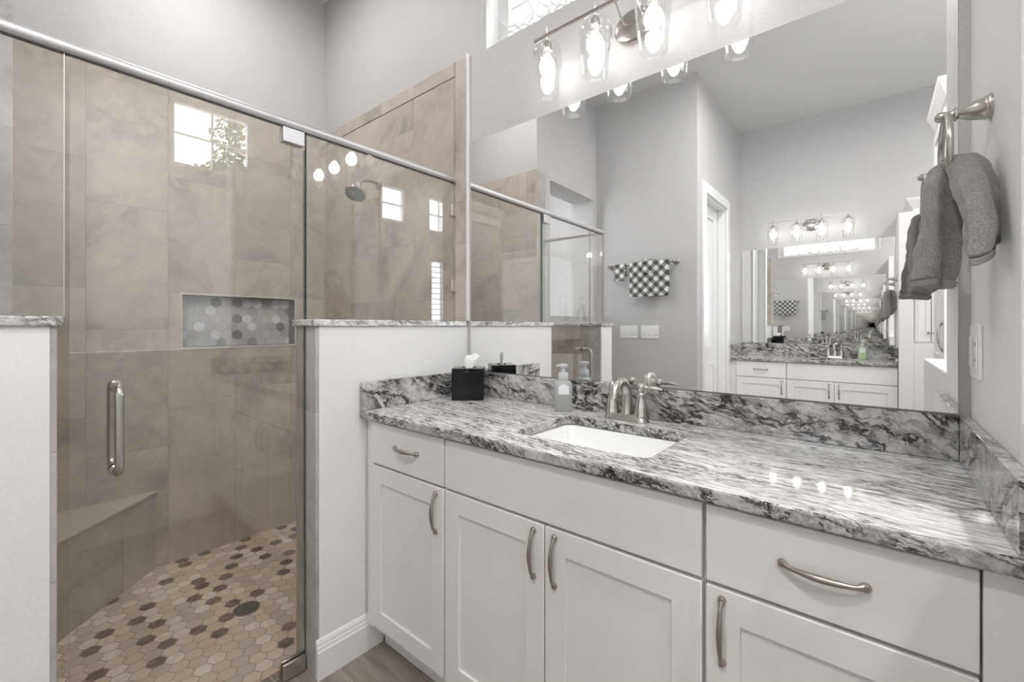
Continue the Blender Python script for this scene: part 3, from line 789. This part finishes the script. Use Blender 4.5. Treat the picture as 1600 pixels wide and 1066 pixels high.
F2 = fixture(FY, 1, (.655, .868, 1.080, 1.290), 2.330, .985, 'nickel bar light with four glass shades above the second vanity, seen in the mirror')

# ================================================================ SHOWER FITTINGS
GX = -.080
def gpane(name, x0, x1, y0, y1, z0, z1, root, edges):
    o = build(name, Mb().box(x0, x1, y0, y1, z0, z1), M['glass'], root)
    for e_ in edges: build('edge', Mb().box(*e_), M['glass_edge'], o)
    return o
GZ = 1.923
r = thing('glass_panel', 'fixed clear glass panel beside the mirror, in front of the shower head', 'shower glass', (GX, -.35, PZ+.024), 'frameless shower glass panels', DEL)
gpane('pane', GX-.005, GX+.005, -.0135, -.728, PZ+.0245, GZ, r, [])
build('polished_edge', Mb().box(GX-.005, GX+.005, -.7282, -.7295, PZ+.0245, GZ), M['glass_edge'], r)
for z in (1.790, 1.428): build('clip', Mb().box(GX-.012, GX+.012, -.0128, -.040, z-.03, z+.026), M['chrome'], r, bev=.002)
r = thing('glass_panel', 'fixed clear glass panel on the far left granite cap, beside the door handle', 'shower glass', (GX, -1.44, PZ+.024), 'frameless shower glass panels', DEL)
gpane('pane', GX-.005, GX+.005, -1.338, -1.520, PZ+.0245, GZ, r, [])
build('polished_edge', Mb().box(GX-.005, GX+.005, -1.3365, -1.3378, PZ+.0245, GZ), M['alum'], r)
r = thing('glass_panel', 'glass panel turning back toward the wall, visible only in the mirror', 'shower glass', (-.35, -1.525, PZ+.024), 'frameless shower glass panels', DEL)
gpane('pane', CLX+.002, GX-.006, -1.520, -1.530, PZ+.0245, GZ, r, [])
r = thing('shower_door', 'clear frameless glass shower door with a long nickel pull', 'shower door', (GX, -1.03, .01), None, DEL)
p = gpane('door_pane', GX-.005, GX+.005, -.735, -1.328, .012, GZ-.003, r, [])
build('polished_edge', Mb().box(GX-.005, GX+.005, -.7322, -.7348, .05, 1.86), M['glass_edge'], r)
build('hinge', Mb().box(GX-.016, GX-.0052, -.738, -.812, 1.868, 1.920).box(GX+.0052, GX+.016, -.738, -.812, 1.868, 1.920), M['alum'], r, bev=.003)
build('hinge', Mb().box(GX-.016, GX-.0052, -.733, -.812, .004, .062).box(GX+.0052, GX+.016, -.733, -.812, .004, .062), M['nickel'], r, bev=.003)
build('door_sweep', Mb().box(GX-.004, GX+.004, -.815, -1.325, .001, .012), M['nickel'], r)
def cpull(xa, sg):
    R_ = .022; zt, zb_ = 1.070, .843; y = -1.240; L = .058; pts = []
    pts.append((xa, y, zt))
    for k in range(7):
        t = math.radians(90*k/6); pts.append((xa+sg*(L-R_+R_*math.sin(t)), y, zt-R_+R_*math.cos(t)))
    for k in range(7):
        t = math.radians(90*k/6); pts.append((xa+sg*(L-R_+R_*math.cos(t)), y, zb_+R_-R_*math.sin(t)))
    pts.append((xa, y, zb_))
    m = Mb().tube(pts, .0098, 18)
    for z in (zt, zb_): m.lathe([(.0145, 0), (.0145, .005), (.011, .008)], (xa, y, z), (sg, 0, 0), 20)
    return m
build('handle', cpull(GX+.0052, 1), M['nickel'], r, smooth=True); build('handle', cpull(GX-.0052, -1), M['nickel'], r, smooth=True)
# header rail
r = thing('header_rail', 'satin metal header rail running along the top of the shower glass', 'rail', (GX, -.7, GZ), None, DEL)
m = Mb().tube([(GX, -.0130, GZ+.0165), (GX, -1.535, GZ+.0165)], .0165, 20); build('rail', m, M['alum'], r, smooth=True)
build('rail', Mb().tube([(GX, -1.525, GZ+.0165), (CLX+.003, -1.525, GZ+.0165)], .0165, 20), M['alum'], r, smooth=True)
build('gasket', Mb().box(GX-.0062, GX+.0062, -.0135, -1.525, GZ-.0015, GZ+.003), M['dark'], r)
# shower head
r = thing('shower_sprayer', 'chrome shower head with dark nozzle plate on a curved arm from the tiled wall', 'shower head', (-.716, -.01, 2.04))
sx = -.716; zf = 2.050
build('flange', Mb().lathe([(.027, 0), (.027, .004), (.020, .009), (.012, .012)], (sx, -.0125, zf), (0, -1, 0), 26), M['nickel'], r, smooth=True)
build('arm', Mb().tube([(sx, -.013, zf), (sx, -.05, zf+.006), (sx, -.09, zf+.004), (sx, -.120, zf-.008), (sx, -.142, zf-.028)], .0088, 14), M['nickel'], r, smooth=True)
ax = Vector((.28, -.42, -.86)).normalized(); hb = Vector((sx, -.140, zf-.024))
h = build('head', Mb().lathe([(.012, 0), (.018, .008), (.018, .022), (.015, .028), (.024, .036), (.041, .052), (.054, .068), (.058, .080), (.058, .085), (.053, .087)], hb, ax, 32), M['chrome'], r, smooth=True)
build('nozzle_plate', Mb().lathe([(.0525, .0855), (.0525, .0895), (.050, .0905), (.001, .0905)], hb, ax, 32), M['rubber_grey'], h, smooth=True)
# drain
r = thing('floor_drain', 'round perforated metal drain in the hexagon tile shower floor', 'drain', (-.640, -.735, -.02), None, DEL)
m = Mb().rings([[(-.640+q*math.cos(2*PI*j/32), -.735+q*math.sin(2*PI*j/32), z) for j in range(32)] for q, z in ((.054, -.0195), (.054, -.0165), (.048, -.0165), (.048, -.0190))], cap=False); build('ring', m, M['nickel'], r, smooth=True)
m = Mb()
for k, n_ in ((.040, 18), (.027, 12), (.014, 6)):
    for j in range(n_):
        t = 2*PI*j/n_; m.lathe([(.0024, 0), (.0024, .001)], (-.640+k*math.cos(t), -.735+k*math.sin(t), -.0178), (0, 0, 1), 8)
build('grate', Mb().lathe([(.048, 0), (.048, .0012), (.001, .0012)], (-.640, -.735, -.0190), (0, 0, 1), 32), simple('drain_metal', (.22, .21, .2), .35, 1), r)
build('perforation', m, M['dark'], r)

# ================================================================ TOWEL RINGS
def sm(t): t = max(0, min(1, t)); return t*t*(3-2*t)
def lobe(path, n=48, tilt=0.0, zref=None):
    """path: list of (cx, cy, z, half width along dir, half thickness, dir angle deg, fold amp)"""
    rings = []; K = 4
    P = [Vector(p[:3]) for p in path]
    for i in range(len(path)-1):
        for k in range(K):
            t = sm(k/K); q = [path[i][j]*(1-k/K)+path[i+1][j]*(k/K) for j in range(7)]
            cx_, cy_, z, w_, th, ang, fa = q; an = math.radians(ang)
            u = Vector((math.cos(an), math.sin(an), 0)); v = Vector((-u.y, u.x, 0)); rr = []
            for j in range(n):
                c = 2*PI*j/n; e_ = .75
                X = w_*math.copysign(abs(math.cos(c))**e_, math.cos(c)); Y = th*math.copysign(abs(math.sin(c))**e_, math.sin(c))
                Y += fa*math.sin(X/max(w_, .001)*4.2 + 1.0 + z*9)
                rr.append(Vector((cx_, cy_, z + tilt*X*min(1, max(0, (path[0][2]-z)/.12)) + .004*math.sin(X*60+z*20)*min(1, fa*200))) + u*X + v*Y)
            rings.append(rr)
    q = path[-1]; cx_, cy_, z, w_, th, ang, fa = q; an = math.radians(ang); u = Vector((math.cos(an), math.sin(an), 0)); v = Vector((-u.y, u.x, 0)); rr = []
    for j in range(n):
        c = 2*PI*j/n; X = w_*math.cos(c); Y = th*math.sin(c)+fa*math.sin(X/max(w_, .001)*4.2+1+z*9); rr.append(Vector((cx_, cy_, z + tilt*X)) + u*X + v*Y)
    rings.append(rr)
    return Mb().rings(rings)
def towel_ring(px, py, pz, label, sc=1.0):
    """post on a wall facing -x at (px,py,pz)"""
    r = thing('towel_ring', label, 'towel ring', (px, py, pz), 'brushed nickel towel rings')
    m = Mb().lathe([(.0250, 0), (.0250, .004), (.0225, .006), (.0225, .009), (.0205, .011), (.0180, .022), (.0145, .034), (.0110, .042), (.0095, .045), (.0130, .047), (.0130, .050), (.0095, .052), (.0085, .060), (.0100, .066), (.0095, .073), (.006, .078), (.0, .079)], (px, py, pz), (-1, 0, 0), 30)
    build('post', m, M['nickel'], r, smooth=True)
    xr = px-.063; R_ = .072; pts = [(xr, py+R_*math.sin(t), pz-.002-R_+R_*math.cos(t)) for t in [2*PI*k/48 for k in range(49)]]
    build('ring', Mb().tube(pts, .0056, 12), M['nickel'], r, smooth=True)
    return r
RY = -.235; RZ = 1.650
towel_ring(RX-.0002, RY, RZ, 'brushed nickel towel ring on the right wall beside the near mirror')
def hand_towel(dx, dy, dz, label):
    r = thing('hand_towel', label, 'towel', (RX-.09, RY, RZ-.14), 'grey hand towels hung in rings')
    x = RX-.063; zb = RZ-.074*2
    # lobe hanging toward the room
    L1 = [(x-.002, RY-.020, zb+.048, .010, .018, 20, 0), (x-.005, RY-.024, zb+.040, .019, .024, 20, .001), (x-.009, RY-.026, zb+.008, .024, .027, 20, .005), (x-.011, RY-.024, zb-.045, .027, .027, 22, .009),
          (x-.013, RY-.022, zb-.100, .029, .026, 24, .010), (x-.017, RY-.020, zb-.150, .031, .025, 26, .010), (x-.021, RY-.018, zb-.186, .032, .023, 28, .009)]
    L2 = [(x+.008, RY-.030, zb+.052, .008, .018, 80, 0), (x+.016, RY-.038, zb+.054, .018, .022, 68, .001), (x+.025, RY-.058, zb+.024, .034, .023, 68, .004), (x+.032, RY-.088, zb-.030, .050, .022, 71, .008),
          (x+.036, RY-.110, zb-.085, .064, .018, 73, .008), (x+.037, RY-.118, zb-.132, .070, .014, 74, .006)]
    def tail(L, k): q = L[-1]; return [(q[0], q[1], q[2]+dz_, q[3]+dw, q[4]+dw*.9, q[5], q[6]) for dz_, dw in ((.004, .0008), (-.006, -.0005), (-.009, -.004))]
    o1 = build('front_fold', lobe(L1, tilt=-.12), M['terry'], r, smooth=True, sub=1)
    o2 = build('back_fold', lobe(L2, tilt=.42), M['terry'], r, smooth=True, sub=1)
    tx = bpy.data.textures.get('terry_puff') or bpy.data.textures.new('terry_puff', 'CLOUDS'); tx.noise_scale = .03
    for o in (o1, o2):
        dm = o.modifiers.new('puff', 'DISPLACE'); dm.texture = tx; dm.strength = .010; dm.mid_level = .5; dm.texture_coords = 'LOCAL'
    def hemlobe(L, tl):
        T = tail(L, 0); m_ = lobe([(q[0], q[1], q[2], q[3], q[4], q[5], q[6]) for q in T], tilt=0)
        u_ = Vector((math.cos(math.radians(L[-1][5])), math.sin(math.radians(L[-1][5])), 0))
        for v_ in m_.bm.verts: v_.co.z += tl*((v_.co-Vector((L[-1][0], L[-1][1], 0))).dot(u_))
        return m_
    build('hem', hemlobe(L1, -.12), M['hem'], o1, smooth=True)
    build('hem', hemlobe(L2, .42), M['hem'], o2, smooth=True)
    r.location = Vector(r.location)+Vector((dx, dy, dz)); return r
hand_towel(0, 0, 0, 'dark grey terry towel hung through the ring on the right wall beside the mirror')
R2Y = -3.70
towel_ring(1.643-.0002, R2Y, RZ, 'nickel towel ring at the second vanity, visible only in the mirror')
hand_towel(1.643-RX, R2Y-RY, 0, 'grey towel hung through the ring at the second vanity, visible only in the mirror')

# outlet on the right wall
r = thing('wall_outlet', 'white outlet and switch plate on the right wall above the granite side splash', 'outlet', (RX, -.09, 1.17))
build('plate', Mb().box(RX-.0002, RX-.006, -.040, -.150, 1.117, 1.234), M['plastic'], r, bev=.002)
build('switch', Mb().box(RX-.006, RX-.009, -.052, -.084, 1.142, 1.209), M['plastic'], r, bev=.001)
build('receptacle', Mb().box(RX-.006, RX-.0085, -.106, -.138, 1.142, 1.209), M['plastic'], r, bev=.001)
for z in (1.158, 1.192):
    for y_ in (-.116, -.127): build('slot', Mb().box(RX-.0084, RX-.0088, y_, y_-.0015, z-.004, z+.004), M['dark'], r)

# ================================================================ TOWEL BAR WALL
def switch_plate(x0, x1, label):
    r = thing('light_switch', label, 'light switch', ((x0+x1)/2, TY, 1.178), 'three-gang switch plates below the towel bar')
    build('plate', Mb().box(x0, x1, TY+.0002, TY+.006, 1.119, 1.238), M['plastic'], r, bev=.002)
    n_ = 3; w_ = (x1-x0)/n_
    for i in range(n_):
        c = x0+w_*(i+.5); sw = build('rocker', Mb().box(c-.016, c+.016, TY+.006, TY+.0095, 1.145, 1.212), M['plastic'], r, bev=.001)
        build('rocker_mark', Mb().box(c-.014, c+.014, TY+.0095, TY+.0100, 1.150, 1.153), simple('grey_mark', (.25, .25, .25), .5) if i == 0 else bpy.data.materials['grey_mark'], sw)
switch_plate(-.378, -.205, 'white three-gang switch plate nearer the shower, below the checked towels')
switch_plate(-.174, -.006, 'white three-gang switch plate nearer the door, below the large checked towel')
BY = TY+.065; BZ_ = 1.795
r = thing('towel_bar', 'nickel towel bar on the grey wall holding two checked towels', 'towel bar', (-.155, TY, BZ_))
build('bar', Mb().tube([(-.462, BY, BZ_), (.150, BY, BZ_)], .0075, 14), M['nickel_dark'], r, smooth=True)
for x in (-.466, .154):
    build('bracket', Mb().lathe([(.024, 0), (.024, .006), (.018, .012), (.010, .035), (.010, .055), (.014, .060), (.014, .072), (.006, .080)], (x, TY+.0002, BZ_), (0, 1, 0), 24), M['nickel_dark'], r, smooth=True)
def draped(x0, x1, zfront, zback, label, th=.012, pocket=False, zt=None):
    m = Mb(); gap = .0085; out = gap+th
    prof = []
    zt = BZ_
    N_ = 10
    prof_o = [(BY+out, zfront)] + [(BY+out*math.cos(PI*k/N_), zt+out*math.sin(PI*k/N_)*1.0) for k in range(N_+1)] + [(BY-out, zback)]
    prof_i = [(BY-gap, zback)] + [(BY+gap*math.cos(PI*k/N_), zt+gap*math.sin(PI*k/N_)) for k in range(N_, -1, -1)] + [(BY+gap, zfront)]
    poly = prof_o+prof_i
    m.prism(poly, x0, x1, 'yz')
    r = thing('checked_towel', label, 'towel', ((x0+x1)/2, BY, BZ_), 'checked towels on the towel bar')
    o = build('cloth', m, M['gingham'], r, bev=.004)
    if pocket:
        px = (x0+x1)/2-.01
        build('folded_cloth', Mb().prism([(BY+out, BZ_-.095), (BY+out+.010, BZ_-.09), (BY+out+.010, BZ_+.01), (BY+out*.6, BZ_+out+.012), (BY-out*.6, BZ_+out+.012), (BY-out*.6, BZ_+out), (BY+out*.6, BZ_+out*.95), (BY+out, BZ_)], px-.05, px+.065, 'yz'), M['gingham'], r, bev=.003)
    return r
draped(-.246, .105, 1.500, 1.56, 'large black and white checked towel with folded cloth on the towel bar', .017, True)
draped(-.408, -.293, 1.655, 1.70, 'small black and white checked washcloth at the left end of the towel bar', .010)

# ================================================================ SECOND VANITY (opposite, behind the camera)
X0, X1 = DX+.0005, 1.6425; CF = -3.430; CB = FY+.001
r = thing('second_vanity_cabinet', 'white cabinet with one drawer over one door at the second vanity, seen in the mirror', 'cabinet', (.6, -3.7, 0), 'white shaker cabinets of the second vanity')
carcass(r, X0+.01, .8385, -3.468, CB)
build('filler', Mb().box(X0+.01, .396, -3.468, -3.458, .10, ZT-.001), M['cabinet'], r)
def fp(name, r, x0, x1, z0, z1, sh): return panel(name, r, x0, x1, z0, z1, -3.448, sh, sgn=1)
YG = -3.448
d1 = fp('drawer', r, .400, .836, ZD+.004, .878, False); bar_pull(d1, (.56, YG, .806), (.68, YG, .806), (0, 1, 0))
d1 = fp('door', r, .400, .836, ZB, ZD-.004, True); bar_pull(d1, (.80, YG, .578), (.80, YG, .70), (0, 1, 0))
build('toe_kick', Mb().box(X0+.01, .8385, -3.53, -3.515, 0, .0998), M['cabinet'], r)
r = thing('second_vanity_cabinet', 'white two-door cabinet with wide false front at the second vanity, seen in the mirror', 'cabinet', (1.2, -3.7, 0), 'white shaker cabinets of the second vanity')
carcass(r, .8395, X1-.001, -3.468, CB)
fp('false_front', r, .842, 1.638, ZD+.004, .878, False)
d1 = fp('door', r, .842, 1.206, ZB, ZD-.004, True); bar_pull(d1, (1.17, YG, .578), (1.17, YG, .70), (0, 1, 0))
d1 = fp('door', r, 1.210, 1.638, ZB, ZD-.004, True); bar_pull(d1, (1.243, YG, .578), (1.243, YG, .70), (0, 1, 0))
build('toe_kick', Mb().box(.8395, X1-.001, -3.53, -3.515, 0, .0998), M['cabinet'], r)
h2 = rrect(.985, 1.385, -3.87, -3.57, .035)
m = slab_with_hole(X0, X1-.0005, CB, CF, ZT, .914, h2, .01)
tagp(build('countertop', m, [M['granite'], M['granite_front']], bev=.005), 'white and black granite countertop of the second vanity, seen in the mirror', 'countertop')
tagp(build('backsplash', Mb().box(X0+.021, X1-.021, CB, CB+.019, .9142, 1.045), M['granite_face'], bev=.002), 'granite backsplash under the second vanity mirror', 'backsplash', 'granite backsplash strips of the second vanity')
tagp(build('backsplash', Mb().box(X0+.001, X0+.0205, CB, CF-.001, .9142, 1.045), M['granite_side'], bev=.002), 'granite side splash against the door wall at the second vanity', 'backsplash', 'granite backsplash strips of the second vanity')
tagp(build('backsplash', Mb().box(X1-.0205, X1-.001, CB, CF-.001, .9142, 1.045), M['granite_side'], bev=.002), 'granite side splash against the far partition at the second vanity', 'backsplash', 'granite backsplash strips of the second vanity')
sink(.985, 1.385, -3.87, -3.57, 'white undermount sink of the second vanity, seen in the mirror')
faucet((1.185, -3.930, .914), PI, 'nickel two-handle faucet of the second vanity, seen in the mirror')
dispenser((1.40, -3.90, .9142), PI, 'pump bottle with green liquid soap on the second vanity, seen in the mirror', M['green_soap'])
tagp(build('wall_mirror', Mb().box(.338, 1.6405, FY+.0002, FY+.006, 1.050, 2.075), M['mirror']), 'frameless mirror above the second vanity, seen inside the near mirror', 'mirror')

# ================================================================ TUB SIDE (seen in reflections)
def tall_cabinet(name, label, x0, x1, y0, y1, z0, z1, face, crown=.10):
    r = thing(name, label, 'cabinet', ((x0+x1)/2, (y0+y1)/2, z0))
    build('body', Mb().box(x0, x1, y0, y1, z0, z1), M['cabinet'], r)
    build('crown_moulding', Mb().rings([[(x0-e_, y0-e_, z), (x1+e_, y0-e_, z), (x1+e_, y1+e_, z), (x0-e_, y1+e_, z)] for e_, z in ((.002, z1-.02), (.004, z1+.012), (.012, z1+.02), (.045, z1+crown-.02), (.050, z1+crown))]), M['cabinet'], r)
    if face == '-x':
        for i, (za, zb) in enumerate(((z0+.12, z0+.98), (z0+1.0, z1-.04))):
            m = Mb().frame(y0+.01, y1-.01, za, zb, y0+.07, y1-.07, za+.06, zb-.06, x0-.020, x0-.001, 'yz').box(x0-.012, x0-.001, y0+.069, y1-.069, za+.059, zb-.059)
            dd = build('door', m, M['cabinet'], r, bev=.002)
            if i: bar_pull(dd, (x0-.020, y1-.045, 1.09), (x0-.020, y1-.045, 1.25), (-1, 0, 0))
            else: bar_pull(dd, (x0-.020, y1-.045, .78), (x0-.020, y1-.045, .94), (-1, 0, 0))
    if face == '+y':
        xm = x0+.105
        for i, (xa, xb) in enumerate(((x0+.004, xm-.003), (xm+.003, x1-.004))):
            m = Mb().frame(xa, xb, z0+.02, z1-.03, xa+.028, xb-.028, z0+.06, z1-.07, y1+.001, y1+.020, 'xz').box(xa+.027, xb-.027, y1+.001, y1+.013, z0+.059, z1-.069)
            dd = build('door', m, M['cabinet'], r, bev=.002)
            build('knob', Mb().lathe([(.006, 0), (.006, .012), (.011, .018), (.008, .026), (.001, .028)], (xb-.014 if i == 0 else xa+.014, y1+.020, z0+.09), (0, 1, 0), 16), M['nickel_dark'], dd, smooth=True)
    return r
tall_cabinet('linen_cabinet', 'tall white linen cabinet with crown moulding, partly behind the right wall in the mirror', 1.812, 2.12, -2.60, -2.03, 0, 2.52, '-x', .12)
b = Mb().box(1.7355, 2.55, FY+.001, -3.42, 0, 1.085); build('x', Mb(), M['trim']) if False else None; tagp(build('base_cabinet', b, M['cabinet'], bev=.003), 'white half-height base at the far partition, seen in the mirror', 'cabinet')
tall_cabinet('upper_cabinet', 'white upper cabinet with crown moulding standing on the half-height base, seen in the mirror', 1.740, 2.50, FY+.052, -3.50, 1.0852, 2.20, '+y', .10)
# bathtub in front of the windows
r = thing('bathtub', 'white built-in bathtub under the side windows, outside the direct view', 'bathtub', (2.75, -.9, 0))
m = Mb(); rg = [[(p_[0], p_[1], z) for p_ in rrect(2.35+i_, WX-.002-i_*(1 if i_ else 0), -2.0+i_, .2-i_, rr_)] for i_, z, rr_ in ((0, 0, .01), (0, .55, .01), (.01, .56, .01), (.10, .56, .18), (.13, .52, .18), (.20, .18, .16), (.26, .15, .12))]
m.rings(rg); build('shell', m, M['porcelain'], r, smooth=True)
# framed picture and arched decor on the far wall
r = thing('framed_picture', 'small white double-framed picture, faintly reflected in the shower glass', 'picture', (2.95, FY, 1.75))
build('frame', Mb().frame(2.80, 3.10, 1.56, 1.98, 2.84, 3.06, 1.60, 1.94, FY+.0005, FY+.025, 'xz').frame(2.88, 3.02, 1.66, 1.88, 2.89, 3.01, 1.67, 1.87, FY+.004, FY+.016, 'xz'), M['trim'], r, bev=.002)
build('print', Mb().box(2.84, 3.06, FY+.0005, FY+.004, 1.60, 1.94), M['art'], r)
r = thing('arched_decor', 'round wooden wall decoration below the small picture, faintly reflected in the shower glass', 'wall decor', (2.95, FY, 1.32))
build('ring', Mb().lathe([(.14, 0), (.14, .02), (.105, .025), (.105, .0)], (2.95, FY+.0005, 1.32), (0, 1, 0), 32, cap=False), M['wood_arch'], r, smooth=True)
build('face', Mb().lathe([(.106, 0), (.106, .008)], (2.95, FY+.0006, 1.32), (0, 1, 0), 32), M['art'], r)
# closet door frame seen through the pass-through
b = Mb().frame(-2.02, -3.02, 0, 2.46, -2.11, -2.93, 0.001, 2.37, -2.199, -2.175, 'yz'); struct('trim_10', b, M['trim'])
d_ = struct('door_2', Mb().box(-2.198, -2.185, -2.93, -2.11, .005, 2.345), M['trim']); d_['_b'] = [0, 0, 0]
build('door_gap_shade', Mb().box(-2.198, -2.183, -2.93, -2.11, 2.346, 2.369), M['dark'], d_)  # dark strip standing in for shade in the gap above the door

# curly white branches on the transom ledge
random.seed(11)
m = Mb()
for k in range(95):
    x = .30+1.02*random.random(); 
    dens = 1-abs(x-.80)/.62
    if random.random() > dens+.35: x = .80+(x-.80)*.5
    y = .052+.012*random.random(); z = WZa+.012+.01*random.random()
    an = random.uniform(-1.2, 1.2) + (.6 if x > .8 else -.6); L = random.uniform(.12, .30); pts = [(x, y, z)]
    cur = random.uniform(-5, 5); st = L/14
    for i in range(14):
        x += st*math.sin(an); z += st*math.cos(an)*.8; an += cur*st + .25*math.sin(i*.9)
        z = max(z, WZa+.010)
        pts.append((x, y+.004*math.sin(i), z))
    m.tube(pts, [.0058*(1-.7*i/14)+.0012 for i in range(15)], 6)
tagp(build('decorative_branches', m, M['decor'], smooth=True), 'tangle of curly white decorative branches on the ledge of the transom window above the mirror', 'decoration')

# palm outside the tub windows
random.seed(5)
tr = thing('palm_tree', 'leafy tree outside the high side window, reflected in the shower door glass', 'tree', (6.6, 1.35, -.5))
build('trunk', Mb().tube([(6.6, 1.35, -.5), (6.65, 1.4, 1.5), (6.62, 1.45, 3.6), (6.6, 1.5, 5.2)], [.12, .10, .08, .05], 10), simple('bark', (.16, .13, .1), .9), tr, smooth=True)
m = Mb(); bm = m.bm
for k in range(5200):
    v = Vector((random.gauss(0, 1), random.gauss(0, 1), random.gauss(0, 1))).normalized()*random.uniform(.3, 1)**.5
    c = (Vector((6.6, 1.50, 4.25)) + Vector((v.x*.6, v.y*.80, v.z*1.2))) if k % 5 else (Vector((6.6, .85, 3.55)) + Vector((v.x*.4, v.y*.45, v.z*.40)))
    n_ = Vector((random.gauss(0, 1), random.gauss(0, 1), random.gauss(0, 1))).normalized(); t_ = n_.orthogonal().normalized(); s_ = n_.cross(t_); L = random.uniform(.06, .13)
    bm.faces.new([bm.verts.new(q) for q in (c, c+t_*L*.5+s_*L*.22, c+t_*L, c+t_*L*.5-s_*L*.22)])
tagp(build('foliage', m, simple('leaf', (.09, .14, .05), .6), tr), kind='stuff')
# outside ground
b = Mb().box(-12, 25, -15, 15, -.6, -.5); struct('ground', b, simple('paving_outside', (.34, .33, .31), .9))

# ================================================================ ADDED CEILING FILL LAMPS
first = None
for i, (x, y) in enumerate(FILL_SPOTS):
    lab = ['over the middle of the bathroom', 'over the bathtub head', 'over the tub side near the far wall', 'over the shower'][i]
    r = thing('added_ceiling_light', 'added round ceiling fill light ' + lab + ', outside the direct view', 'ceiling light', (x, y, CEIL), 'added ceiling fill lights')
    build('trim_ring', Mb().lathe([(.095, -.0005), (.095, -.006), (.075, -.008), (.070, -.0005)], (x, y, CEIL), (0, 0, 1), 32, cap=False), M['trim'], r, smooth=True)
    build('lens', Mb().lathe([(.070, -.001), (.070, -.004), (.001, -.004)], (x, y, CEIL), (0, 0, 1), 32), M['can'], r)
    ld = bpy.data.lights.new('added_fill_light', 'AREA'); ld.shape = 'DISK'; ld.size = .14; ld.energy = FILL_W[i]; ld.color = (1, .985, .97); ld.spread = math.radians(172)  # unseen area lamp added to brighten the room
    lo = bpy.data.objects.new('added_fill_light', ld); C.objects.link(lo); lo.parent = r; lo.location = (0, 0, -.012)
# daylight portals in the window openings
for (y0, y1, z0, z1) in WINS:
    ld = bpy.data.lights.new('window_portal', 'AREA'); ld.shape = 'RECTANGLE'; ld.size = y1-y0; ld.size_y = z1-z0; ld.cycles.is_portal = True
    lo = bpy.data.objects.new('window_portal', ld); C.objects.link(lo); lo.location = (WX+.15, (y0+y1)/2, (z0+z1)/2); lo.rotation_euler = (PI/2, 0, PI/2)
ld = bpy.data.lights.new('window_portal', 'AREA'); ld.shape = 'RECTANGLE'; ld.size = WXb-WXa; ld.size_y = WZb-WZa; ld.cycles.is_portal = True
lo = bpy.data.objects.new('window_portal', ld); C.objects.link(lo); lo.location = ((WXa+WXb)/2, .145, (WZa+WZb)/2); lo.rotation_euler = (-PI/2, 0, 0)

ld = bpy.data.lights.new('window_portal', 'AREA'); ld.shape = 'RECTANGLE'; ld.size = 1.2; ld.size_y = 1.5; ld.cycles.is_portal = True  # portal of the added tub-end window
lo = bpy.data.objects.new('window_portal', ld); C.objects.link(lo); lo.location = (2.55, 1.03, 1.7); lo.rotation_euler = (-PI/2, 0, 0)
for o in scn.objects:
    if '_b' in o: del o['_b']
